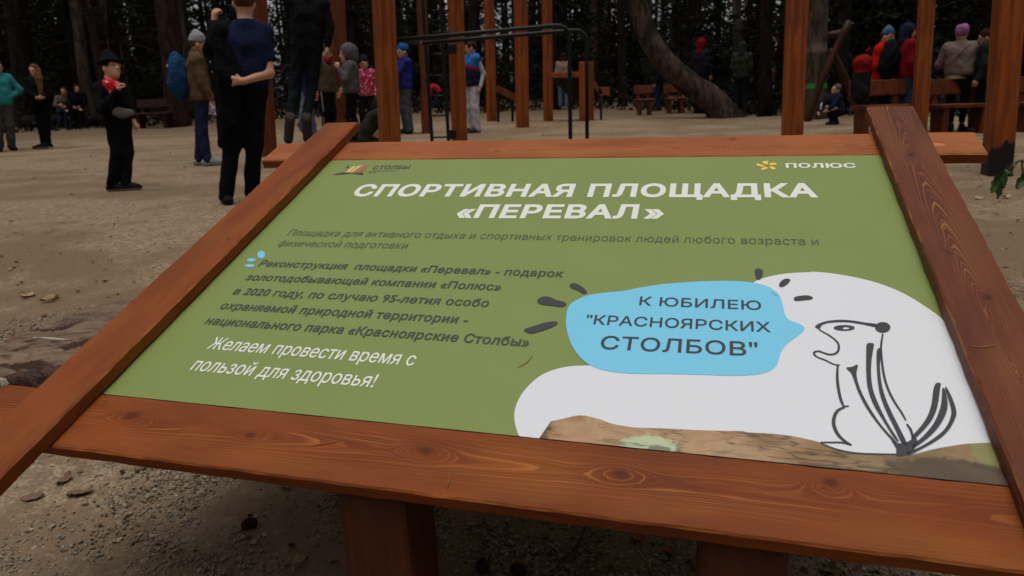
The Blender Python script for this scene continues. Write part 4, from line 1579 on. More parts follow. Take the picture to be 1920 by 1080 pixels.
# --- the old stump beside the board
def stump():
    c = np.array(at(62, 668))
    t = empty('tree_stump', c)
    tag(t, 'broad flat weathered stump with dark splintered bark beside the left plank', 'stump')
    cut = [at(*p) for p in ((-90, 730), (-40, 690), (20, 662), (80, 636), (150, 604), (200, 583), (250, 574), (310, 590), (320, 650), (250, 705), (160, 732), (90, 742), (40, 748), (-20, 765))]
    C = smooth_loop(np.array([(p[0], p[1]) for p in cut]), 8)
    h = .085
    n = len(C)
    cen = C.mean(0)
    g = np.random.default_rng(3)
    V, rings = [], 14
    for i in range(rings):
        s = (i / (rings - 1)) ** .8
        for j in range(n):
            q = cen + (C[j] - cen) * s
            V.append((q[0] - c[0], q[1] - c[1], h + .006 * math.sin(q[0] * 23 + 4 * q[1]) * math.sin(q[1] * 19) - .028 * s ** 7 + .003 * g.normal() * (s > .3)))
    for k, (out, z) in enumerate(((1.02, h * .55), (1.05, h * .2), (1.10, -.05))):
        for j in range(n):
            jag = 1 + .012 * math.sin(j * 1.9) + .008 * g.normal()
            q = cen + (C[j] - cen) * out * jag
            V.append((q[0] - c[0], q[1] - c[1], z + .01 * math.sin(j * 2.3)))
    V = np.array(V)
    j = np.arange(n); j2 = (j + 1) % n
    nr = rings + 3
    Q = np.concatenate([np.stack([i * n + j, i * n + j2, (i + 1) * n + j2, (i + 1) * n + j], 1) for i in range(nr - 1)])
    k = NT('weathered_stump_wood', .9, .15)
    v = k.coords((4, 14, 8))
    f = k.noise(v, 1.0, 6, .65, .7)
    col = k.mix(k.step(f, .3, .7), srgb(84, 66, 54), srgb(134, 112, 92))
    col = k.mix(k.step(k.noise(k.coords((5, 9, 5)), 1.0, 4), .56, .66), col, srgb(62, 44, 36))
    s = k.noise(k.coords((2.2, 17, 9), loc=(2, 1, 0)), 1.0, 1)
    col = k.mix(k.math('MULTIPLY', k.step(s, .74, .77), .7), col, srgb(205, 196, 186))
    k.color(col)
    k.bump(f, .8, .012)
    side = NT('dark_stump_bark', .6, .4)
    f2 = side.noise(side.coords((30, 30, 9)), 1.0, 4, .7)
    col = side.mix(side.step(f2, .35, .65), srgb(26, 18, 15), srgb(88, 46, 30))
    col = side.mix(side.step(side.noise(side.coords((14, 14, 10)), 1.0, 3), .66, .7), col, srgb(188, 176, 160))
    side.color(col)
    side.bump(f2, 1.0, .02)
    mi = np.zeros(len(Q), int)
    mi[(rings - 2) * n:] = 1
    o = mesh_np('cut_wood', V, [Q], [k.m, side.m], True, t, mi)
    return o


stump()


# --- sapling at the right edge
def sapling():
    Y = 2.9
    b = base(1925, Y)
    t = empty('sapling', b)
    tag(t, 'young green leafed sapling reaching in at the right edge beside the tarred post', 'sapling')
    o = np.array(b)
    stem = plain('sapling_stem', srgb(70, 66, 40), .8, .2)
    lk = NT('sapling_leaf', .5, .35)
    lk.color(lk.mix(lk.noise(lk.coords((20, 20, 20)), 1.0, 2), srgb(38, 62, 30), srgb(70, 100, 48)))
    top = np.array(atd(1915, 300, Y)) - o
    MB().tube(smooth_line([(0, 0, -.05), top * .5 + (.02, 0, 0), top], 5), [.006, .005, .004] if False else .004, 6).build('stem', stem, t, smooth=True)
    tw = MB()
    spots = [((1884, 318), (1856, 362), .0), ((1880, 326), (1866, 372), .02), ((1884, 326), (1880, 352), -.02), ((1888, 322), (1898, 330), .01), ((1925, 322), (1904, 354), .0), ((1940, 330), (1950, 362), .02), ((1930, 312), (1956, 320), -.03), ((1896, 322), (1874, 326), .0)]
    for i, (p0, p1, dy) in enumerate(spots):
        a, e = np.array(atd(*p0, Y + dy)) - o, np.array(atd(*p1, Y + dy)) - o
        L = np.linalg.norm(e - a)
        V, Q = leaf_mesh(L, L * .42, .25, i)
        d = (e - a) / L
        s = np.cross(d, (0, -.8, .6)); s /= np.linalg.norm(s)
        nn = np.cross(s, d)
        V = (V[:, :1] + L / 2) * d + V[:, 1:2] * s + V[:, 2:] * nn + a
        lf = mesh_np('leaf', V, [Q], [lk.m], True, t)
        sm = lf.modifiers.new('thickness', 'SOLIDIFY'); sm.thickness = .0005
        tw.tube([a, (a + top) / 2 + (0, 0, .01), top], .0018, 5)
    tw.build('twig', stem, t, smooth=True)


sapling()
# ------------------------------------------------------------------ people
# Bodies and clothes are grown from joint positions: smooth unions of tapered limbs turned into one surface each.
def smin(a, b, k):
    h = np.maximum(k - np.abs(a - b), 0) / k
    return np.minimum(a, b) - h * h * k * .25


def prim_bounds(p):
    if p[0] == 'c':
        a, b, r = np.array(p[1]), np.array(p[2]), max(p[3], p[4])
        return np.minimum(a, b) - r, np.maximum(a, b) + r
    c, r = np.array(p[1]), np.array(p[2])
    m = np.full(3, r.max()) if len(p) > 4 and p[4] is not None else r
    return c - m, c + m


def prim_eval(p, P):
    if p[0] == 'c':
        a, b = np.array(p[1], float), np.array(p[2], float)
        d = b - a
        L2 = d @ d + 1e-9
        t = np.clip(((P - a) @ d) / L2, 0, 1)
        q = P - a - t[..., None] * d
        return np.sqrt((q * q).sum(-1)) - (p[3] + (p[4] - p[3]) * t)
    c, r = np.array(p[1], float), np.array(p[2], float)
    q = P - c
    if len(p) > 4 and p[4] is not None:
        q = q @ np.array(p[4])                     # columns: the ellipsoid's own axes
    n = np.sqrt(((q / r) ** 2).sum(-1))
    return (n - 1) * r.min() * .55 + (n - 1) * n * r.min() * .25


def grow(prims, h, cuts=(), subs=(), fold=0.0, seed=0.0):
    """prims: ('c',a,b,ra,rb,k) tapered limb or ('e',centre,radii,k,axes) ellipsoid. Returns vertices and quads."""
    lo = np.min([prim_bounds(p)[0] for p in prims], 0) - 3 * h - .02
    hi = np.max([prim_bounds(p)[1] for p in prims], 0) + 3 * h + .02
    n = np.ceil((hi - lo) / h).astype(int) + 1
    ax = [lo[i] + h * np.arange(n[i]) for i in range(3)]
    F = np.full(n, 1.0, np.float32)
    for p in prims:
        k = (p[5] if p[0] == 'c' else p[3]) or .001
        a, b = prim_bounds(p)
        m = k + 2.5 * h
        i0 = np.maximum(((a - m - lo) / h).astype(int), 0)
        i1 = np.minimum(((b + m - lo) / h).astype(int) + 2, n)
        sl = tuple(slice(i0[i], i1[i]) for i in range(3))
        G = np.stack(np.meshgrid(*[ax[i][sl[i]] for i in range(3)], indexing='ij'), -1)
        F[sl] = smin(F[sl], prim_eval(p, G).astype(np.float32), k)
    X, Y, Z = np.meshgrid(*ax, indexing='ij')
    if fold:
        F += fold * (.75 * np.sin(Z * 34 + 3 * np.sin(X * 14 + seed) + 3 * np.sin(Y * 12)) * np.sin(X * 9 + Y * 11 + seed) + .5 * np.sin(X * 37 + Y * 29 + 4 * np.sin(Z * 7 + seed))).astype(np.float32)
    for pt, nr in cuts:
        nr = np.array(nr, float); nr = nr / np.linalg.norm(nr)
        F = np.maximum(F, ((X - pt[0]) * nr[0] + (Y - pt[1]) * nr[1] + (Z - pt[2]) * nr[2]).astype(np.float32))
    for p in subs:
        F = np.maximum(F, -prim_eval(p, np.stack([X, Y, Z], -1)).astype(np.float32))
    # surface nets
    ins = F < 0
    c = [ins[i:n[0] - 1 + i, j:n[1] - 1 + j, k:n[2] - 1 + k] for i in (0, 1) for j in (0, 1) for k in (0, 1)]
    s = sum(q.astype(np.int8) for q in c)
    act = (s > 0) & (s < 8)
    I = np.argwhere(act)
    if not len(I):
        return np.zeros((0, 3)), np.zeros((0, 4), int)
    ids = np.full(act.shape, -1, np.int64)
    ids[act] = np.arange(len(I))
    cv = np.array([(i, j, k) for i in (0, 1) for j in (0, 1) for k in (0, 1)])
    val = np.stack([F[I[:, 0] + a, I[:, 1] + b, I[:, 2] + d] for a, b, d in cv], 1)
    acc = np.zeros((len(I), 3)); cnt = np.zeros(len(I))
    for a in range(8):
        for b in range(a + 1, 8):
            if np.abs(cv[a] - cv[b]).sum() != 1: continue
            m = (val[:, a] < 0) != (val[:, b] < 0)
            t = val[:, a] / (val[:, a] - val[:, b] + 1e-12)
            pos = cv[a] + t[:, None] * (cv[b] - cv[a])
            acc[m] += pos[m]; cnt[m] += 1
    V = lo + h * (I + acc / cnt[:, None])
    Q = []
    for axx in range(3):
        o1, o2 = (axx + 1) % 3, (axx + 2) % 3
        A = [slice(None)] * 3; B = [slice(None)] * 3
        A[axx], B[axx] = slice(0, -1), slice(1, None)
        ch = ins[tuple(A)] != ins[tuple(B)]
        E = np.argwhere(ch)
        E = E[(E[:, o1] > 0) & (E[:, o2] > 0) & (E[:, o1] < n[o1] - 1) & (E[:, o2] < n[o2] - 1)]
        if not len(E): continue
        def cell(d1, d2):
            q = E.copy(); q[:, o1] += d1; q[:, o2] += d2
            return ids[q[:, 0], q[:, 1], q[:, 2]]
        q = np.stack([cell(-1, -1), cell(0, -1), cell(0, 0), cell(-1, 0)], 1)
        fl = ~ins[E[:, 0], E[:, 1], E[:, 2]]
        q[fl] = q[fl][:, ::-1]
        Q.append(q)
    Q = np.concatenate(Q)
    return V, Q[(Q >= 0).all(1)]


SKIN = plain('skin', srgb(196, 146, 118), .55, .3, .08, 30)
LIPS = plain('lips', srgb(186, 116, 102), .5, .3, .05)
EYES = plain('dark_eyes', srgb(70, 54, 46), .3, .5, .05)


def unit(v):
    v = np.array(v, float)
    return v / (np.linalg.norm(v) + 1e-9)


def hand_prims(wr, dirn, palm_n, side, curl):
    """palm limbs (for the body surface) and finger chains. dirn: wrist->fingers, palm_n: out of the palm, side: towards the thumb"""
    d, nrm = unit(dirn), unit(palm_n)
    s = unit(np.cross(nrm, d)) * side
    wr = np.array(wr, float)
    kn = [wr + d * .082 + s * o for o in (.030, .010, -.010, -.028)]
    P = [('c', wr, wr + d * .055 + s * .014, .024, .022, .02), ('c', wr + d * .02, wr + d * .070 - s * .014, .022, .020, .02), ('c', wr + d * .03, wr + d * .076 + s * .022, .02, .018, .02)]
    ch = []
    for q, L in zip(kn, (.070, .078, .072, .056)):
        pts, cur, ang = [q - d * .018], q, 0.0
        pts.append(cur)
        for j, f in enumerate((.45, .31, .24)):
            ang += curl * (.75 + .25 * j) + .06
            dv = d * math.cos(ang) + nrm * math.sin(ang)
            cur = cur + dv * L * f
            pts.append(cur)
        ch.append((pts, [.0098, .0098, .0092, .0084, .0068]))
    b = wr + d * .022 + s * .022
    td = unit(d * .75 + s * .75 + nrm * (.2 + .35 * curl))
    t2 = unit(d * 1.0 + s * (.25 - .5 * curl) + nrm * (.2 + .6 * curl))
    ch.append(([b - td * .012, b, b + td * .034, b + td * .034 + t2 * .028, b + td * .034 + t2 * .050], [.0125, .0125, .0115, .010, .0075]))
    return P, ch


DEF = dict(pelvis=(0, 0, .97), waist=(0, .005, 1.12), chest=(0, 0, 1.31), neck=(0, -.01, 1.46), head=(0, .02, 1.615),
           shL=(-.175, 0, 1.41), shR=(.175, 0, 1.41), elL=(-.225, -.03, 1.14), elR=(.225, -.03, 1.14), wrL=(-.235, .06, .90), wrR=(.235, .06, .90),
           hipL=(-.09, 0, .93), hipR=(.09, 0, .93), knL=(-.10, .025, .50), knR=(.10, .025, .50), anL=(-.10, -.02, .085), anR=(.10, -.02, .085),
           toL=(-.125, .15, .028), toR=(.125, .15, .028))


def make_person(label, feet, top, phi, J=(), head_k=1.0, look=None, top_kind='jacket', top_col=(60, 60, 60), trouser=(40, 40, 44), shoe=(40, 38, 38), sole=(200, 200, 196), hair=None, hair_len=0.0,
                hat=None, hood=None, curl=(.45, .45), loose=.02, fine=False, unit_m=None, extra=(), group='people on the playground', tmat=None, bare=None, hem=None, girth=1.0, base_pt=None, sleeves=None, trmat=None, leg_cut=None, height=None, pitch=0):
    """joints in J are given in the view frame (x right, y away from the camera, z up) for a 1.75 m figure; phi turns the default figure:
    0 faces the camera, 90 the picture's right, 180 away."""
    b = base_pt or at(*feet)
    H = height or (height_at(b, top) if top is not None else unit_m * 1.75)
    s = H / 1.75
    f = np.array((math.sin(R(phi)), -math.cos(R(phi)), 0))
    rt = np.array((f[1], -f[0], 0))
    jt = {}
    for k, v in DEF.items():
        jt[k] = rt * v[0] + f * v[1] + np.array((0, 0, v[2]))
    # the default's L is at -x of the body, which is the person's left
    J = dict(J)
    for k, v in J.items():
        jt[k] = np.array(v, float)
    # figures traced in the picture are leant back to how they stand in it
    lean = -(1.0 if 'pelvis' in J else .45) * ((960 + F_PX * (np.array(b) - (0, 0, CAM_H)) @ CR / ((np.array(b) - (0, 0, CAM_H)) @ CF)) - 1130) / 4812
    for k in jt: jt[k] = (jt[k] + np.array((lean * max(jt[k][2], 0), 0, 0))) * s
    fl = f if look is None else np.array((math.sin(R(look)), -math.cos(R(look)), 0))
    up = unit(jt['head'] - jt['neck']) * .6 + np.array((0, 0, .4)); up = unit(up)
    fd = unit(fl - up * (fl @ up))
    fd, up = fd * math.cos(R(pitch)) + up * math.sin(R(pitch)), up * math.cos(R(pitch)) - fd * math.sin(R(pitch))
    rd = np.cross(fd, up)
    hk = head_k * s
    hc = jt['head']
    AX = np.stack([rd, fd, up], 1)
    hp = lambda x, y, z: hc + (rd * x + fd * y + up * z) * hk
    lat = unit(jt['shR'] - jt['shL'])
    lath = unit(jt['hipR'] - jt['hipL'])
    rig = Matrix.Rotation(-math.atan2(b[0], b[1]), 4, 'Z')
    vox = .009 if fine else .013
    vox *= max(s, .8)
    A = []
    # head and face
    A += [('e', hp(0, -.006, .025), np.array((.076, .096, .098)) * hk, .0, AX), ('e', hp(0, .022, -.045), np.array((.058, .068, .072)) * hk, .04 * hk, AX),
          ('c', hp(0, .075, -.085), hp(0, .062, -.092), .022 * hk, .022 * hk, .03 * hk),
          ('c', hp(0, .092, .012), hp(0, .108, -.022), .010 * hk, .015 * hk, .012 * hk),
          ('e', hp(-.079, -.008, -.012), np.array((.012, .022, .032)) * hk, .012 * hk, AX), ('e', hp(.079, -.008, -.012), np.array((.012, .022, .032)) * hk, .012 * hk, AX),
          ('c', hp(-.016, .086, -.058), hp(.016, .086, -.058), .0125 * hk, .0125 * hk, .012 * hk),
          ('c', hp(-.05, .076, .030), hp(.05, .076, .030), .013 * hk, .013 * hk, .02 * hk)]
    A += [('c', jt['neck'] - (0, 0, .03 * s), hp(0, -.012, -.07), .058 * s, .052 * hk, .03)]
    # trunk
    g = girth
    for q in (-1, 1):
        A += [('c', jt['pelvis'] + lath * q * .07 * s, jt['waist'] + lat * q * .06 * s, .090 * s * g, .083 * s * g, .05),
              ('c', jt['waist'] + lat * q * .06 * s, jt['chest'] + lat * q * .075 * s, .083 * s * g, .090 * s * g, .05)]
    A += [('c', jt['chest'], jt['neck'], .085 * s, .05 * s, .05)]
    chains = []
    for sd_, q in (('L', -1), ('R', 1)):
        sh, el, wr = jt['sh' + sd_], jt['el' + sd_], jt['wr' + sd_]
        A += [('c', jt['neck'] - (0, 0, .03 * s), sh, .046 * s, .044 * s, .03), ('c', jt['chest'], sh, .07 * s, .044 * s, .04),
              ('c', sh, el, .047 * s, .039 * s, .02), ('c', el, wr, .040 * s, .026 * s, .02)]
        dv = unit(wr - el)
        inw = unit(-lat * q * .8 + f * .5)
        hd = J.get('hd' + sd_)
        if hd is not None: dv = unit(hd)
        pn = unit(inw - dv * (inw @ dv))
        tf = unit(f + np.array((0, 0, .6)) - 0)
        sgn = 1 if np.cross(pn, dv) @ tf > 0 else -1
        P, ch = hand_prims(wr / s, dv, pn, sgn, curl[0 if sd_ == 'L' else 1])
        A += [('c', p[1] * s, p[2] * s, p[3] * s, p[4] * s, .014 * s) for p in P]
        chains += [([x * s for x in pts], [max(r * s, .0062) for r in rr]) for pts, rr in ch]
        hi_, kn, an, to = jt['hip' + sd_], jt['kn' + sd_], jt['an' + sd_], jt['to' + sd_]
        A += [('c', hi_, kn, .076 * s * g, .046 * s, .03), ('c', kn, kn * .62 + an * .38, .045 * s, .048 * s, .02), ('c', kn * .62 + an * .38, an, .048 * s, .033 * s, .02),
              ('c', an, to, .036 * s, .026 * s, .02)]
    V, Q = grow(A, vox)
    mb = MB().add(V, Q)
    for pts, rr in chains:
        mb.tube(smooth_line(np.array(pts), 2), np.interp(np.linspace(0, 1, 2 * len(pts) - 1), np.linspace(0, 1, len(rr)), rr), 7)
    body = mb.build('person', [SKIN, LIPS, EYES], smooth=True)
    # eyes and lips as differently coloured skin patches
    me = body.data
    cen = np.zeros(len(me.polygons) * 3); me.polygons.foreach_get('center', cen); cen = cen.reshape(-1, 3)
    mi = np.zeros(len(cen), np.int32)
    q = (cen - hc) @ AX / hk
    for ex in (-.032, .032):
        mi[(np.abs(q[:, 0] - ex) < .013) & (np.abs(q[:, 2] - .008) < .007) & (q[:, 1] > .03)] = 2
    mi[(np.abs(q[:, 0]) < .027) & (np.abs(q[:, 2] + .058) < .010) & (q[:, 1] > .05)] = 1
    me.polygons.foreach_set('material_index', mi)
    body.location = b
    body.rotation_euler = rig.to_euler()
    tag(body, label, 'person', group)

    def wear(name, prims, mat, cuts=(), subs=(), fold=.004, sc=1.0, mats=None, fn=None):
        V, Q = grow(prims, vox * sc, cuts, subs, fold * s, seed=len(label) * .7)
        if not len(V): return None
        mi_ = fn(V[Q].mean(1)) if fn is not None else None
        return mesh_np(name, V, [Q], mats or [mat], True, body, mi_)

    t_ = loose * s
    # trousers
    T = []
    for q in (-1, 1):
        T += [('c', jt['pelvis'] + lath * q * .068 * s, jt['pelvis'] * .55 + jt['waist'] * .45 + lath * q * .06 * s, .112 * s * g, .108 * s * g, .05)]
    for sd_ in 'LR':
        hi_, kn, an = jt['hip' + sd_], jt['kn' + sd_], jt['an' + sd_]
        e = an if leg_cut is None else kn + (an - kn) * leg_cut
        T += [('c', hi_, kn, .096 * s * g, .062 * s + t_ * .7, .05), ('c', kn, e, .060 * s + t_ * .7, .046 * s + t_ * .9, .03)]
    cutz = [(jt['pelvis'] * .5 + jt['waist'] * .5, unit(jt['waist'] - jt['pelvis']))]
    tm_ = trmat or cloth(*trouser)
    wear('trousers', T, tm_, cutz, fold=.005)
    # shoes
    sh_m = cloth(*shoe, 'shoe')
    so_m = cloth(*sole, 'sole')
    for sd_ in 'LR':
        an, to = jt['an' + sd_], jt['to' + sd_]
        d = unit(to - an - (np.array((0, 0, 1)) * ((to - an)[2]) if abs((to - an)[2]) < .12 * s else 0))
        heel = an - d * .045 * s + (np.array((0, 0, -.045)) * s)
        ball = to + d * .03 * s
        if abs((to - an)[2]) >= .12 * s:                        # foot hanging or on tiptoe
            heel = an - d * .02 * s + unit(np.cross(np.cross(d, f), d)) * -.03 * s
            dn = unit(heel - an)
        else:
            dn = np.array((0, 0, -1.0))
            ball[2] = heel[2]
        big = 1.42 if abs((to - an)[2]) >= .12 * s else 1.0
        Pp = [('c', heel, ball, .042 * s * big, .040 * s * big, .02), ('c', an, an + (ball - an) * .6, .044 * s, .038 * s, .03), ('c', an + d * 0 - dn * .03 * s, an, .045 * s, .044 * s, .02)]
        cpt = heel + dn * .036 * s
        wear('shoe', Pp, None, [(cpt, dn)], fold=0, mats=[sh_m, so_m], fn=lambda c, cpt=cpt, dn=dn: (((c - cpt) @ dn) > -.024 * s).astype(int))
    # upper garment
    if top_kind:
        U = []
        low = jt['pelvis'] if hem is None else jt['waist'] + (jt['pelvis'] - jt['waist']) * hem
        fat = {'tee': .006, 'sweater': .012, 'jacket': .026, 'puffer': .034, 'vest': .03}[top_kind]
        for q in (-1, 1):
            U += [('c', low + lath * q * .07 * s, jt['waist'] + lat * q * .068 * s, .110 * s * g + fat * s, .102 * s * g + fat * s, .05),
                  ('c', jt['waist'] + lat * q * .068 * s, jt['chest'] + lat * q * .085 * s, .102 * s * g + fat * s, .108 * s * g + fat * s, .05)]
        U += [('c', jt['chest'], jt['neck'] - (0, 0, .02 * s), .10 * s + fat * s, .065 * s + fat * .6 * s, .05)]
        if top_kind in ('jacket', 'puffer'):
            U += [('c', jt['neck'] - (0, 0, .01 * s), jt['neck'] + unit(jt['head'] - jt['neck']) * .035 * s, .076 * s, .074 * s, .03)]
        sl_prims = []
        for sd_ in 'LR':
            sh, el, wr = jt['sh' + sd_], jt['el' + sd_], jt['wr' + sd_]
            U += [('c', jt['neck'] - (0, 0, .035 * s), sh, .058 * s + fat * .6 * s, .058 * s + fat * .7 * s, .05), ('c', jt['chest'], sh, .092 * s + fat * .5 * s, .060 * s + fat * .6 * s, .05)]
            if top_kind == 'vest': dest = sl_prims
            else: dest = U
            a = fat if top_kind != 'vest' else .018
            if top_kind == 'tee':
                dest += [('c', sh, sh + (el - sh) * .62, .058 * s, .056 * s, .03)]
            else:
                dest += [('c', sh, el, .056 * s + a * .7 * s, .046 * s + a * .7 * s, .03), ('c', el, el + (wr - el) * .95, .046 * s + a * .6 * s, .034 * s + a * .5 * s, .02)]
        cu = [(low - unit(jt['waist'] - jt['pelvis']) * .075 * s, -unit(jt['waist'] - jt['pelvis']))]
        nm = {'tee': 'shirt', 'sweater': 'sweater', 'jacket': 'jacket', 'puffer': 'puffer_jacket', 'vest': 'padded_vest'}[top_kind]
        tm2 = tmat if tmat is not None else cloth(*top_col, *(('tee',) if top_kind == 'tee' else ()))
        if isinstance(tm2, tuple):
            wear(nm, U, None, cu, fold=.006, mats=tm2[0], fn=lambda c: tm2[1](c / s))
        else:
            wear(nm, U, tm2, cu, fold=.002 if top_kind == 'tee' else .006)
        if sl_prims: wear('sleeves', sl_prims, cloth(*(sleeves or top_col)), fold=.005)
    # hair, hats, hoods
    if hair is not None:
        hm = cloth(*hair, 'hair')
        Hp = [('e', hp(0, -.014, .034), np.array((.086, .104, .102)) * hk, .0, AX)]
        if hair_len:
            e = hp(0, -.06, -.06)
            for k in range(-2, 3):
                dn = np.array((0, 0, -1.)) * hair_len * s
                Hp += [('c', hp(.034 * k, -.05, .02), hp(.038 * k, -.052, -.10), .036 * hk, .034 * hk, .03), ('c', hp(.038 * k, -.052, -.10), hp(.036 * k, -.045, -.10) + dn, .034 * hk, .016 * hk, .03)]
        wear('hair', Hp, hm, subs=[('e', hp(0, .082, -.03), np.array((.068, .075, .098)) * hk, 0, AX)], fold=.003)
    if hat is not None:
        kind, colr = hat
        hm = cloth(*colr, 'knit')
        if kind == 'beanie':
            Hp = [('e', hp(0, -.012, .045), np.array((.090, .108, .108)) * hk, 0, AX), ('c', hp(0, -.02, .10), hp(0, -.045, .165), .055 * hk, .022 * hk, .06)]
            wear('beanie', Hp, hm, [(hp(0, .09, .040), unit(-up + fd * .12))], fold=.003)
        elif kind == 'cap':
            Hp = [('e', hp(0, -.01, .04), np.array((.086, .104, .100)) * hk, 0, AX), ('e', hp(0, .11, .05), np.array((.06, .065, .010)) * hk, .01, AX)]
            wear('cap', Hp, hm, [(hp(0, 0, .030), -up)], fold=.001)
        elif kind == 'bucket':
            Hp = [('e', hp(0, -.012, .055), np.array((.094, .110, .100)) * hk, .0, AX), ('c', hp(0, -.012, .07), hp(0, -.02, .135), .08 * hk, .07 * hk, .03), ('e', hp(0, -.004, .060), np.array((.122, .138, .018)) * hk, .03, AX)]
            wear('hat', Hp, hm, [(hp(0, 0, .045), -up)], fold=.003)
        elif kind == 'turban':
            Hp = [('e', hp(-.03, -.03, .05), np.array((.075, .105, .105)) * hk, 0, AX), ('e', hp(.03, -.03, .06), np.array((.075, .105, .105)) * hk, .02, AX), ('c', hp(0, -.09, .0), hp(0, -.10, .10), .022 * hk, .03 * hk, .02)]
            wear('knit_hat', Hp, hm, [(hp(0, .09, .02), unit(-up + fd * .35))], fold=.003)
    if hood is not None:
        hm = cloth(*hood)
        Hp = [('e', hp(0, -.015, .025), np.array((.104, .122, .125)) * hk, 0, AX), ('c', hp(0, -.04, -.06), jt['neck'] - f * .03 * s, .085 * hk, .09 * s, .06)]
        wear('hood', Hp, hm, subs=[('e', hp(0, .10, -.015), np.array((.074, .085, .105)) * hk, 0, AX)], fold=.004)
    for fnc in extra:
        fnc(dict(lean=lean, body=body, j=jt, s=s, f=f, rt=rt, lat=lat, hp=hp, hk=hk, AX=AX, wear=wear, b=b, rig=rig, up=up, fd=fd, rd=rd))
    return body


def held(c, name, prims, mat, label, cat, vox=.012, fold=.004, cuts=(), mats=None, fn=None):
    """a carried thing: its own top-level object standing where the person's frame puts it"""
    V, Q = grow(prims, vox, cuts, (), fold)
    o0 = V.mean(0)
    mi_ = fn(V[Q].mean(1)) if fn else None
    o = mesh_np(name, V - o0, [Q], mats or [mat], True, None, mi_)
    o.matrix_world = Matrix.Translation(c['b']) @ c['rig'] @ Matrix.Translation(o0)
    tag(o, label, cat)
    return o


def backpack(label, col, w=.30, h=.46, d=.17, drop=0.0, shift=0.0, accent=None):
    def f(c):
        s, j = c['s'], c['j']
        bk = -c['f']
        up = unit(j['neck'] - j['pelvis'])
        ctr = (j['chest'] * .62 + j['waist'] * .38) + bk * (.135 + d * .42) * s - up * drop * s + c['lat'] * shift * s
        lat = c['lat']
        AX = np.stack([lat, bk, up], 1)
        P = [('e', ctr - up * .06 * s, np.array((w * .56, d * .60, h * .50)) * s, .0, AX), ('e', ctr + up * .09 * s, np.array((w * .48, d * .48, h * .42)) * s, .05, AX), ('e', ctr - up * .11 * s + bk * d * .3 * s, np.array((w * .42, d * .42, h * .24)) * s, .02, AX)]
        o = held(c, 'backpack', P, cloth(*col), label, 'backpack', .012 * max(s, .8), .006)
        mb = MB()
        o0 = np.array((c['rig'].inverted() @ (o.matrix_world.translation - Vector(c['b']))))
        for q in ('shL', 'shR'):
            sh = j['chest'] + (j[q] - j['chest']) * .62
            pts = [ctr + (sh - j['chest']) * .8 + up * h * .40 * s - bk * d * .2 * s, sh * .9 + j['neck'] * .1 + up * .075 * s, sh + c['f'] * .13 * s - up * .03 * s, j['waist'] * .6 + j['chest'] * .4 + (sh - j['chest']) * 1.1 + c['f'] * .10 * s, ctr + (sh - j['chest']) * .9 - up * h * .32 * s - bk * d * .2 * s]
            mb.tube(smooth_line(np.array(pts), 4) - o0, .016 * s, 6, .4)
        mb.build('strap', cloth(max(col[0] - 40, 20), max(col[1] - 40, 20), max(col[2] - 40, 20)), o, smooth=True)
        if accent:
            MB().box(ctr - o0 + bk * d * .52 * s + up * .13 * s, (.045 * s, .045 * s, .04 * s), None, .01).build('badge', cloth(*accent), o)
    return f
# ------------------------------------------------------------------ everybody in the photograph
BLACK, DARK, NAVY, JEANS = (19, 19, 21), (34, 33, 35), (34, 40, 74), (58, 76, 112)


def scarf_red(c):
    j, s, hp = c['j'], c['s'], c['hp']
    m = pattern_cloth(srgb(196, 26, 40), srgb(222, 190, 196), 22, .58, .63)
    P = [('c', hp(-.05, -.03, -.17), hp(.05, -.02, -.17), .06 * c['hk'], .06 * c['hk'], .03), ('c', hp(.03, .02, -.19), hp(.05, .02, -.33), .06 * c['hk'], .022 * c['hk'], .04), ('c', hp(-.02, .02, -.19), j['wrR'] + unit(j['wrR'] - j['elR']) * .05 * s, .045 * s, .022 * s, .03)]
    c['wear']('neckerchief', P, m, fold=.006)


def crossbody(c):
    j, s = c['j'], c['s']
    ctr = j['waist'] + c['f'] * .15 * s - (0, 0, .09 * s)
    AX = np.stack([c['lat'], c['f'], (0, 0, 1)], 1)
    o = held(c, 'shoulder_bag', [('e', ctr, np.array((.125, .03, .062)) * s, .0, AX), ('e', ctr - (0, 0, .02 * s), np.array((.118, .034, .045)) * s, .02, AX)], cloth(132, 126, 124, 'shell'), 'silvery grey shoulder bag worn across the front of the boy in black', 'shoulder bag', .009)
    o0 = np.array((c['rig'].inverted() @ (o.matrix_world.translation - Vector(c['b']))))
    pts = [ctr + c['lat'] * .13 * s + (0, 0, .06 * s), j['chest'] + c['lat'] * .02 * s + c['f'] * .165 * s, j['shL'] + (0, 0, .075 * s) - c['lat'] * -.04 * s, j['chest'] - c['f'] * .16 * s, ctr - c['lat'] * .14 * s + (0, 0, .05 * s)]
    MB().tube(smooth_line(np.array(pts[:3]), 5) - o0, .012, 6, .5).build('strap', cloth(96, 84, 84, 'shell'), o, smooth=True)


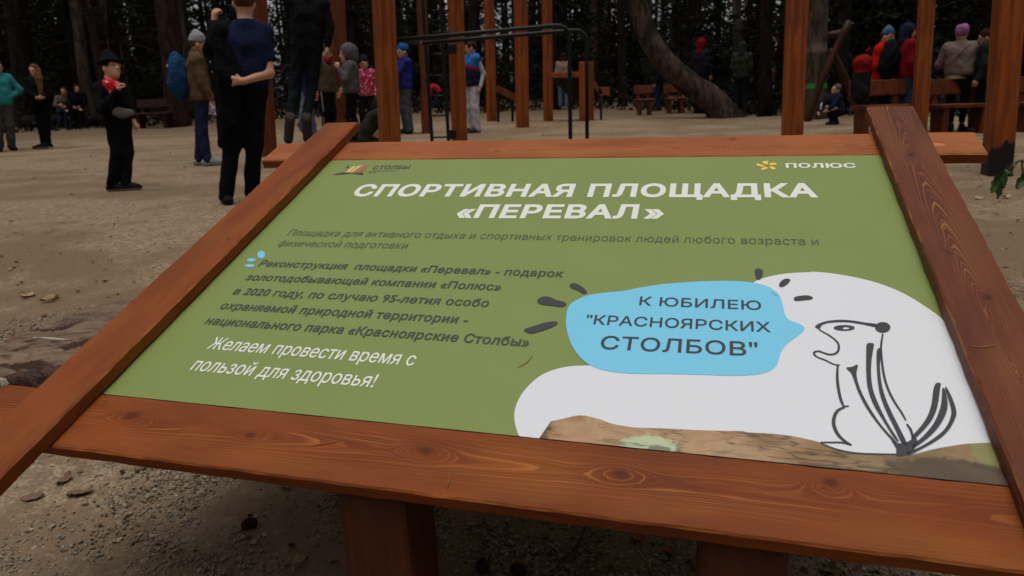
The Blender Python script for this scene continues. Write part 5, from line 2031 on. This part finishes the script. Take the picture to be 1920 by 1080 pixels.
# the boy in black
make_person('boy in black hat and clothes holding a red and white neckerchief at his chin', (226, 357), 98, 32, look=34, pitch=16, head_k=1.2, fine=True,
            J=dict(pelvis=(-.05, 0, .96), waist=(-.10, .02, 1.10), chest=(-.15, .02, 1.23), neck=(-.155, .0, 1.385), head=(-.13, .01, 1.55), shR=(-.265, -.02, 1.30), shL=(-.03, .06, 1.30), elR=(-.25, -.17, 1.05), wrR=(-.06, -.24, 1.28), hdR=(.5, -.1, .7),
                   elL=(.07, .06, 1.06), wrL=(.15, -.02, .86), hipR=(-.13, -.02, .92), hipL=(.03, .03, .92), knR=(-.05, -.06, .50), knL=(.07, .0, .50), anR=(-.10, -.03, .085), anL=(.06, -.06, .085), toR=(.03, -.08, .028), toL=(.19, -.12, .028)),
            top_kind='sweater', top_col=BLACK, trouser=BLACK, shoe=(40, 40, 42), sole=(190, 188, 184), girth=.84, hat=('bucket', (16, 16, 18)), hair=(52, 38, 30), curl=(.5, 1.0), loose=.022, extra=(scarf_red, crossbody))


def paper(c):
    p = c['j']['wrR'] + np.array((.02, -.01, -.10)) * c['s']
    o = mesh_np('leaflet', *(lambda m: (np.concatenate(m.v), [np.concatenate(m.q)]))(MB().box((0, 0, 0), (.13, .004, .18))), [pattern_cloth(srgb(216, 208, 214), srgb(150, 120, 150), 14)], False)
    o.matrix_world = Matrix.Translation(c['b']) @ c['rig'] @ Matrix.Translation(p) @ Matrix.Rotation(.2, 4, 'Y')
    tag(o, 'printed paper leaflet in the hand of the woman with the grey beanie', 'leaflet')


make_person('woman in a grey beanie, brown jacket and jeans with a blue backpack', (383, 310), 57, 88, fine=True, head_k=1.03,
            J=dict(pelvis=(-.055, 0, .93), waist=(-.075, 0, 1.10), chest=(-.105, 0, 1.28), neck=(-.115, 0, 1.44), head=(-.085, .0, 1.575), shR=(-.10, -.17, 1.37), elR=(-.03, -.22, 1.09), wrR=(.085, -.20, .86), shL=(-.10, .17, 1.37), elL=(-.04, .20, 1.10), wrL=(.07, .18, .87),
                   hipR=(-.05, -.09, .90), hipL=(-.05, .09, .90), knR=(-.03, -.09, .48), knL=(-.045, .08, .48), anR=(.035, -.10, .085), anL=(-.07, .08, .085), toR=(.20, -.11, .028), toL=(.09, .09, .028)),
            top_kind='jacket', top_col=(112, 88, 62), trouser=(40, 49, 78), shoe=(168, 168, 178), sole=(216, 210, 200), hat=('beanie', (168, 168, 170)), hair=(120, 88, 62), curl=(.5, .5), loose=.014,
            extra=(backpack('blue backpack on the back of the woman in the brown jacket', (36, 76, 114), .33, .50, .22, .03, 0, (190, 200, 214)), paper))


def hanging_jacket(c):
    j, s = c['j'], c['s']
    h = j['wrL'] - unit(j['wrL'] - j['elL']) * .03 * s
    def q(x, y, z): return np.array((x + .045 + c['lean'] * z, y, z)) * s
    P = [('c', h, j['elL'] + (.01 * s, -.03 * s, 0), .042, .054, .03), ('c', j['elL'] + (.01 * s, -.03 * s, 0), j['shL'] + (-.01 * s, -.05 * s, 0), .054, .06, .04), ('c', h, q(-.185, .02, 1.40), .035, .05, .03), ('c', q(-.20, -.06, 1.36), q(-.15, -.12, 1.0), .06, .065, .05), ('c', q(-.20, .03, 1.40), q(-.185, .06, 1.0), .05, .06, .04), ('c', q(-.15, .02, 1.42), q(-.145, -.08, 1.05), .055, .07, .04),
         ('c', q(-.10, .0, 1.40), q(-.075, -.10, 1.0), .05, .06, .04), ('c', q(-.145, -.08, 1.05), q(-.14, -.06, .56), .07, .05, .05), ('c', q(-.185, .06, 1.0), q(-.17, .05, .50), .055, .04, .04), ('c', q(-.085, -.10, 1.0), q(-.08, -.10, .62), .06, .045, .05)]
    held(c, 'black_jacket', P, cloth(15, 15, 17), 'black jacket held up by the man in the navy T-shirt', 'jacket', .010, .006)


make_person('young man in a navy T-shirt from behind, one forearm bent behind his back', (447, 380), -34, 180, fine=True,
            J=dict(pelvis=(.045, 0, .93), waist=(.06, .0, 1.10), chest=(.05, .0, 1.28), neck=(.045, 0, 1.445), head=(.035, .03, 1.60), shL=(-.125, .01, 1.385), shR=(.195, .01, 1.375), elR=(.235, -.06, 1.05), wrR=(.03, -.17, .99), hdR=(-1, -.1, .05),
                   elL=(-.225, .08, 1.24), wrL=(-.185, .02, 1.455), hdL=(.25, -.1, 1), hipL=(-.035, 0, .90), hipR=(.125, 0, .90), knL=(-.055, -.02, .49), knR=(.125, -.01, .49), anL=(-.095, -.05, .085), anR=(.105, .02, .085), toL=(-.115, .11, .028), toR=(.125, .18, .028)),
            top_kind='tee', top_col=(31, 38, 68), trouser=(18, 18, 20), shoe=(40, 42, 44), sole=(48, 48, 50), hair=(98, 68, 48), curl=(1.25, .7), loose=.016, hem=.75, extra=(hanging_jacket,))

# the young man hanging from the bar above the picture
bh = base(570, 8.9)
make_person('young man in black hanging off the ground with dark sneaker soles towards the camera', None, None, 180, unit_m=1.0, base_pt=bh, fine=True, height=1.76,
            J=dict(pelvis=(.03, .0, 1.44), waist=(.035, 0, 1.60), chest=(.04, 0, 1.79), neck=(.05, 0, 1.96), head=(.05, .03, 2.11), shL=(-.13, .0, 1.93), shR=(.225, 0, 1.91), elL=(-.20, .06, 2.20), wrL=(-.15, .08, 2.46), hdL=(0, .1, 1), elR=(.30, -.03, 1.64), wrR=(.275, -.07, 1.42),
                   hipL=(-.06, 0, 1.39), hipR=(.125, 0, 1.39), knL=(-.105, .05, .97), knR=(.095, .04, .96), anL=(-.165, -.06, .60), anR=(.03, -.06, .59), toL=(-.185, -.045, .375), toR=(.04, -.045, .375)),
            top_kind='sweater', top_col=(24, 24, 26), trouser=(28, 35, 44), shoe=(66, 63, 60), sole=(84, 76, 70), hair=(70, 52, 40), curl=(1.2, .5), loose=.014)
# the bar he hangs from, with the left hand closed on it
zb = bh[2] + 2.54 * 1.76 / 1.75
E0, E1 = np.array(post_xy[0][1]), np.array(post_xy[1][1])
hx = bh[0] - .15
E0[2] = E1[2] = 0
o = MB().tube([(E0[0], bh[1] + .1, zb), (hx, bh[1] + .1, zb), (E1[0] + .02, bh[1] + .1, zb)], .017, 10).tube([(E0[0], bh[1] + .1, zb), (E0[0], (bh[1] + E0[1]) / 2, zb), (E0[0], E0[1], zb)], .017, 10).tube([(E1[0] + .02, bh[1] + .1, zb), (E1[0] + .02, (bh[1] + E1[1]) / 2, zb), (E1[0] + .02, E1[1], zb)], .017, 10).build('pull_up_bar', M_BLACK, smooth=True)
tag(o, 'black steel pull-up bar fixed high between two timber posts', 'pull-up bar')

# far left
make_person('person in a teal jacket cut off by the left edge, hand on hip', (12, 283), 112, 10,
            J=dict(shL=(.15, 0, 1.40), elL=(.34, .02, 1.16), wrL=(.13, -.08, 1.02), hdL=(-.9, 0, .1)), top_kind='jacket', top_col=(58, 156, 160), trouser=(84, 82, 74), shoe=(38, 34, 34), sole=(44, 42, 42), hair=(60, 44, 36), loose=.03)


def long_hair(c):
    hp, hk, s = c['hp'], c['hk'], c['s']
    P = []
    for q in range(-3, 4):
        P += [('c', hp(-.07 + .012 * q, .0, .02), hp(-.085 + .014 * q, .05, -.15), .028 * hk, .036 * hk, .03), ('c', hp(-.085 + .014 * q, .05, -.15), hp(-.08 + .020 * q, .11 - .004 * q * q, -.50 + .015 * q * q), .036 * hk, .018 * hk, .03)]
    P += [('c', hp(.06, .0, .0), hp(.07, .0, -.16), .03 * hk, .045 * hk, .03)]
    c['wear']('long_hair', P, cloth(124, 84, 54, 'hair'), fold=.004)


make_person('girl in black with very long light brown hair hanging over her chest', (84, 279), 117, -25, look=-38,
            J=dict(pelvis=(-.10, 0, .97), waist=(-.13, 0, 1.12), chest=(-.155, 0, 1.28), neck=(-.19, 0, 1.44), head=(-.225, -.03, 1.59), shR=(-.33, .0, 1.39), shL=(-.01, .02, 1.39), elR=(-.34, -.06, 1.14), wrR=(-.15, -.18, 1.06), elL=(.06, -.03, 1.14), wrL=(-.08, -.18, 1.06),
                   hipR=(-.17, 0, .93), hipL=(-.02, 0, .93), knR=(-.09, .02, .5), knL=(.02, -.03, .49), anR=(-.02, .06, .085), anL=(.06, -.03, .10), toR=(-.16, .0, .028), toL=(-.11, -.09, .028)),
            top_kind='sweater', top_col=BLACK, trouser=(16, 16, 18), shoe=(30, 30, 32), sole=(206, 204, 200), hair=(112, 76, 50), loose=.012, extra=(long_hair,))

# the two seated on a log
SEAT = dict(pelvis=(0, .1, .50), waist=(0, .08, .66), chest=(0, .03, .84), neck=(0, .0, .99), head=(0, -.03, 1.14), hipL=(.09, .06, .48), hipR=(-.09, .06, .48))
bl = base(122, 22.0)
log = MB().tube([(-1.25, 0, .20), (-.4, .02, .21), (.5, 0, .20), (1.3, .03, .19)], [.20, .19, .19, .18], 14).build('fallen_log', BARK_DARK, smooth=True)
log.location = (bl[0], bl[1], bl[2])
tag(log, 'dark log lying at the forest edge with two people seated on it', 'log')
b3 = base(118, 21.85)
make_person('woman in a cream sweater and jeans sitting at the forest edge on a log', None, None, -15, base_pt=b3, height=1.66, look=-30,
            J=dict(SEAT, shR=(-.18, .02, .92), shL=(.18, .03, .92), elR=(-.24, -.14, .70), wrR=(-.12, -.34, .70), elL=(.22, -.14, .68), wrL=(.06, -.30, .64), knR=(-.13, -.36, .50), knL=(.10, -.37, .50), anR=(-.10, -.32, .085), anL=(.08, -.33, .085), toR=(-.14, -.48, .03), toL=(.10, -.49, .03)),
            top_kind='sweater', top_col=(112, 100, 86), trouser=(36, 46, 66), shoe=DARK, sole=(120, 116, 110), hair=(70, 38, 30), hair_len=.12)
b4 = base(142, 21.9)
make_person('person in black sitting on the log right of the woman in cream', None, None, 5, base_pt=b4, height=1.74,
            J=dict(SEAT, shR=(-.18, .02, .92), shL=(.18, .03, .92), elR=(-.22, -.12, .70), wrR=(-.08, -.30, .60), elL=(.24, -.12, .70), wrL=(.10, -.30, .60), knR=(-.12, -.36, .50), knL=(.12, -.37, .50), anR=(-.10, -.32, .085), anL=(.10, -.33, .085), toR=(-.12, -.48, .03), toL=(.14, -.49, .03)),
            top_kind='jacket', top_col=(20, 18, 20), trouser=BLACK, shoe=DARK, sole=DARK, hood=(58, 24, 26), hair=(30, 24, 22))

# the children behind the hanging man
make_person('child in washed jeans mostly hidden behind the hanging man', (582, 256), 104, 70,
            J=dict(knR=(-.12, -.05, .56), anR=(-.20, .02, .30), toR=(-.16, .03, .16), knL=(.04, .05, .50), anL=(.10, .08, .085), toL=(.25, .05, .028)), top_kind='sweater', top_col=(40, 46, 92), trouser=(112, 128, 156), shoe=(110, 116, 132), sole=(180, 180, 184), hair=(60, 46, 38), head_k=1.15)


def stripe(c):
    """pale side stripe down each trouser leg"""
    j, s = c['j'], c['s']
    mb = MB()
    for sd_ in 'LR':
        o = c['lat'] * (.075 * s if sd_ == 'R' else -.075 * s)
        mb.tube(smooth_line(np.array([j['hip' + sd_] + o * 1.30, j['kn' + sd_] + o * 1.0, j['an' + sd_] + o * .82 + (0, 0, .04 * s)]), 4), .010 * s, 6)
    mb.build('side_stripe', cloth(196, 194, 190), c['body'], smooth=True)


def red_scarf(c):
    hp, hk = c['hp'], c['hk']
    c['wear']('scarf', [('c', hp(-.05, .02, -.12), hp(.05, .03, -.12), .062 * hk, .062 * hk, .03), ('c', hp(0, .07, -.08), hp(0, .06, -.14), .05 * hk, .05 * hk, .03)], cloth(150, 34, 32), fold=.004)


make_person('child in an olive brown jacket and red scarf beside the hanging man', (618, 262), 86, 55, look=75, top_kind='jacket', top_col=(98, 82, 62), trouser=BLACK, shoe=DARK, sole=(190, 188, 184), hair=(64, 44, 34), head_k=1.15, hat=('cap', (60, 40, 38)),
            J=dict(elR=(-.25, -.06, 1.16), wrR=(-.22, -.18, .96)), extra=(red_scarf, stripe), loose=.03)
make_person('child in a grey jacket with the hood up, a hand raised to the mouth', (664, 267), 84, -88, head_k=1.38, girth=1.25,
            J=dict(neck=(.0, 0, 1.43), head=(-.02, 0, 1.585), shL=(.02, -.15, 1.38), elL=(-.10, -.24, 1.14), wrL=(-.205, -.16, 1.34), hdL=(-.1, .1, 1), shR=(.02, .15, 1.38), elR=(.0, .2, 1.14), wrR=(-.12, .16, 1.0), knL=(-.05, -.09, .50), anL=(.03, -.10, .085), toL=(-.13, -.11, .03), knR=(-.02, .09, .5), anR=(.10, .1, .12), toR=(-.03, .12, .03)),
            top_kind='jacket', top_col=(96, 92, 92), trouser=(19, 19, 22), shoe=(44, 50, 66), sole=(205, 204, 200), hood=(100, 96, 98), hair=(70, 50, 40), curl=(1.0, .5), loose=.03, extra=(stripe,))
make_person('child in a pink and white flowered jacket and a dark knitted cap', (689, 252), 108, 10, head_k=1.18, top_kind='jacket', tmat=pattern_cloth(srgb(186, 36, 78), srgb(226, 190, 200), 26, .55, .6), trouser=(40, 34, 40), shoe=DARK, sole=DARK, hat=('beanie', (36, 38, 52)), hair=(50, 40, 34))
bc = base(697, 9.75)
make_person('crouching child in dark olive clothes and light socks beside the broad post', None, None, 120, base_pt=bc, height=1.42, head_k=1.15,
            J=dict(pelvis=(-.10, 0, .34), waist=(-.06, 0, .50), chest=(.04, 0, .66), neck=(.12, 0, .78), head=(.17, 0, .90), shL=(.08, .15, .74), shR=(.08, -.15, .74), elL=(.26, .16, .55), elR=(.26, -.16, .55), wrL=(.32, .10, .35), wrR=(.32, -.08, .35), hipL=(-.08, .09, .33), hipR=(-.08, -.09, .33), knL=(.20, .12, .50), knR=(.18, -.12, .50), anL=(.04, .12, .085), anR=(.02, -.12, .085), toL=(.20, .14, .028), toR=(.18, -.14, .028)),
            top_kind='jacket', top_col=(58, 56, 44), trouser=(54, 52, 40), shoe=(190, 180, 164), sole=(170, 160, 148), hood=(40, 52, 44), hair=(40, 34, 30), loose=.03)
make_person('boy in a blue beanie and blue jacket half behind the broad post', (764, 251), 84, -70, head_k=1.12,
            J=dict(elL=(-.16, -.16, 1.16), wrL=(-.22, -.14, 1.38), hdL=(-.1, 0, 1), knL=(.02, -.06, .5), anL=(.06, -.08, .085), toL=(.0, -.2, .028)),
            top_kind='jacket', top_col=(46, 54, 132), trouser=(88, 90, 98), shoe=(44, 46, 48), sole=(50, 50, 54), hat=('beanie', (44, 104, 172)), hair=(60, 46, 38), loose=.03, curl=(.9, .5),
            extra=(backpack('black school backpack on the boy in the blue beanie', (20, 20, 24), .30, .46, .2, .10, 0, (150, 152, 158)),))
bp = at(818, 208)
make_person('child in a pink red top bending down far behind the ladder', None, None, -85, base_pt=bp, height=1.45, head_k=1.15,
            J=dict(pelvis=(.10, 0, .80), waist=(.02, 0, .92), chest=(-.12, 0, .98), neck=(-.27, 0, .92), head=(-.38, 0, .82), shL=(-.20, -.16, .95), shR=(-.20, .16, .95), elL=(-.24, -.18, .68), elR=(-.24, .18, .68), wrL=(-.26, -.1, .45), wrR=(-.26, .1, .45), hipL=(.10, -.09, .78), hipR=(.10, .09, .78), knL=(.0, -.1, .46), knR=(-.04, .1, .46), anL=(.10, -.1, .085), anR=(-.02, .1, .085), toL=(-.04, -.11, .03), toR=(-.16, .11, .03)),
            top_kind='jacket', top_col=(206, 50, 74), trouser=(56, 62, 84), shoe=(196, 190, 188), sole=(205, 204, 200), hair=(70, 50, 40))


def colourblock(c):
    # shoulders blue, a red band, a navy lower half
    z = c[:, 2] + .25 * (c[:, 0])
    return np.where(z > 1.27, 0, np.where(z > 1.215, 1, 2))


make_person('boy in a white tracksuit with a blue, red and navy padded vest', (889, 249), 76, -62, look=-88, head_k=1.05,
            J=dict(elL=(.20, -.05, 1.13), wrL=(.14, -.14, .88), elR=(-.2, .1, 1.14), wrR=(-.22, .0, .9)), top_kind='vest', tmat=([cloth(56, 122, 196), cloth(176, 34, 44), cloth(36, 38, 62)], colourblock), sleeves=(214, 212, 216), trouser=(206, 204, 208), shoe=(62, 62, 66), sole=(120, 120, 122),
            hair=(66, 46, 36), loose=.035, extra=(lambda c: c['wear']('collar', [('c', c['j']['neck'] - c['lat'] * .05 * c['s'], c['j']['neck'] + c['lat'] * .05 * c['s'], .07 * c['s'], .07 * c['s'], .03)], cloth(56, 122, 196)),))
make_person('person in pale jeans and white shoes standing behind the black sloping panel', (1057, 206), 98, 175, top_kind='sweater', top_col=(178, 150, 136), trouser=(108, 122, 150), shoe=(206, 202, 194), sole=(206, 204, 198), hair=(60, 40, 32), hair_len=.06, hem=.5)
make_person('dark clad person standing by the small bench left of the leaning tree', (1234, 208), 108, -100, top_kind='jacket', top_col=(32, 34, 44), trouser=(44, 52, 76), shoe=(40, 40, 44), sole=(190, 190, 190), hat=('beanie', (34, 34, 38)), hair=(40, 32, 28))
make_person('person with a bright red hood half hidden behind the leaning trunk', (1312, 213), 72, 140, top_kind='jacket', top_col=(38, 34, 46), trouser=DARK, shoe=DARK, sole=DARK, hood=(138, 18, 24), hair=(40, 30, 28))
make_person('person in a dark green hooded coat standing right of the leaning tree', (1388, 213), 78, 170, top_kind='jacket', top_col=(58, 62, 50), trouser=(34, 36, 46), shoe=DARK, sole=DARK, hood=(60, 62, 52), hair=(40, 30, 28), loose=.03, hem=1.25)
make_person('child in a dusty pink vest and light cap at the forest edge', (1437, 209), 113, -15, head_k=1.12, top_kind='vest', top_col=(158, 112, 122), sleeves=(44, 40, 48), trouser=(62, 78, 110), shoe=DARK, sole=DARK, hat=('cap', (188, 176, 172)), hair=(60, 44, 36),
            J=dict(elR=(-.24, -.12, 1.16), wrR=(-.20, -.28, 1.02)))
bk = base(1564, 14.4)
make_person('child in a blue jacket crouching beside the trunk with the green tape', None, None, -60, base_pt=bk, height=1.30, head_k=1.15,
            J=dict(pelvis=(.10, 0, .34), waist=(.06, 0, .50), chest=(-.02, -.06, .66), neck=(.02, -.06, .80), head=(.06, -.08, .93), shL=(.10, -.16, .74), shR=(-.16, .06, .72), elL=(.0, -.28, .54), elR=(-.30, .0, .52), wrL=(-.14, -.34, .42), wrR=(-.36, -.12, .36), hipL=(.14, -.06, .33), hipR=(.04, .06, .33), knL=(-.04, -.26, .50), knR=(-.16, -.06, .48), anL=(.06, -.14, .085), anR=(-.04, .0, .085), toL=(-.06, -.24, .028), toR=(-.16, -.1, .028)),
            top_kind='jacket', top_col=(28, 35, 58), trouser=(20, 21, 28), shoe=DARK, sole=(120, 120, 124), hair=(110, 86, 76), extra=(lambda c: MB().tube([c['j']['elR'] + (-.01, -.07, .05), (c['j']['elR'] + c['j']['wrR']) / 2 + (0, -.07, .04), c['j']['wrR'] + (.02, -.06, .04)], .016, 6).build('sleeve_stripe', cloth(206, 204, 206), c['body'], smooth=True),))

# the group on the right
make_person('woman in a bright red jacket and a grey blue beanie talking beside the bench', (1648, 247), 51, 70, look=62,
            J=dict(shR=(-.06, -.16, 1.39), elR=(-.12, -.20, 1.13), wrR=(.14, -.20, 1.14), hdR=(.9, 0, .2), head=(.05, .0, 1.60)), top_kind='jacket', top_col=(212, 32, 26), trouser=(19, 19, 22), shoe=DARK, sole=DARK, hat=('beanie', (76, 104, 136)), hair=(80, 56, 44), hem=1.35, loose=.018)
make_person('person in a dark red jacket and navy hood wearing a black backpack', (1690, 248), 43, 118, look=95, top_kind='jacket', top_col=(148, 24, 32), trouser=(66, 80, 104), shoe=DARK, sole=DARK, hood=(38, 42, 66), hair=(40, 32, 28), loose=.022,
            extra=(backpack('large black backpack worn by the person in the dark red jacket', (22, 22, 26), .36, .56, .26, .04, -.06),))


def cream_hem(c):
    j, s = c['j'], c['s']
    d = unit(j['waist'] - j['pelvis'])
    P = [('c', j['pelvis'] + c['lat'] * q * .07 * s - d * .05 * s, j['pelvis'] + c['lat'] * q * .07 * s + d * .1 * s, .132 * s, .13 * s, .05) for q in (-1, 1)]
    c['wear']('shirt_hem', P, cloth(206, 192, 140), [(j['pelvis'] - d * .085 * s, -d), (j['pelvis'] + d * .05 * s, d)], fold=.003)


def quilt(c):
    j, s = c['j'], c['s']
    pts = [j['shR'] * .8 + j['neck'] * .2 - c['f'] * .10 * s + (0, 0, .05 * s), j['chest'] - c['f'] * .165 * s, j['waist'] + c['lat'] * -.13 * s - c['f'] * .14 * s]
    MB().tube(smooth_line(np.array(pts), 5), .014 * s, 6, .5).build('bag_strap', cloth(150, 134, 112), c['body'], smooth=True)


make_person('woman in a purple knit hat and beige grey quilted jacket seen from behind', (1791, 247), 47, 172, girth=1.12,
            J=dict(shL=(-.185, 0, 1.40), shR=(.185, 0, 1.40), elL=(-.31, .04, 1.13), wrL=(-.20, .22, 1.10), elR=(.30, .04, 1.14), wrR=(.18, .22, 1.12), anL=(-.07, -.02, .085), anR=(.085, -.02, .085)),
            top_kind='puffer', top_col=(136, 118, 110), trouser=(18, 18, 23), shoe=(54, 54, 56), sole=(50, 50, 52), hat=('turban', (172, 116, 164)), hair=(90, 70, 60), leg_cut=.74, loose=.006, hem=.72, extra=(cream_hem, quilt))
make_person('dark haired person in a dark green jacket by the tarred post', (1842, 248), 49, -105, look=-80,
            J=dict(head=(-.05, -.04, 1.585)), top_kind='jacket', top_col=(42, 50, 46), trouser=(18, 18, 22), shoe=(96, 100, 112), sole=(70, 70, 74), hair=(52, 34, 28), loose=.024, hem=1.2)

# the red and black rucksack standing on the bench end
bb = base(1604, 11.2)
cz = np.array((0, 0, .46))
AXI = np.eye(3)
V, Q = grow([('e', cz + (0, 0, .34), (.145, .12, .33), 0, AXI), ('e', cz + (0, -.05, .20), (.12, .10, .16), .02, AXI), ('e', cz + (0, 0, .64), (.15, .125, .12), .02, AXI), ('c', cz + (.03, 0, .80), cz + (.08, 0, .84), .012, .012, .01), ('c', cz + (.08, 0, .84), cz + (.13, 0, .77), .012, .012, .01)], .012, fold=.006)
o = mesh_np('rucksack', V, [Q], [cloth(34, 32, 36), cloth(150, 28, 30)], True, None, (V[Q].mean(1)[:, 2] > cz[2] + .50).astype(int))
o.location = bb
tag(o, 'tall rucksack with a red top and black body standing on the end of a bench', 'rucksack')
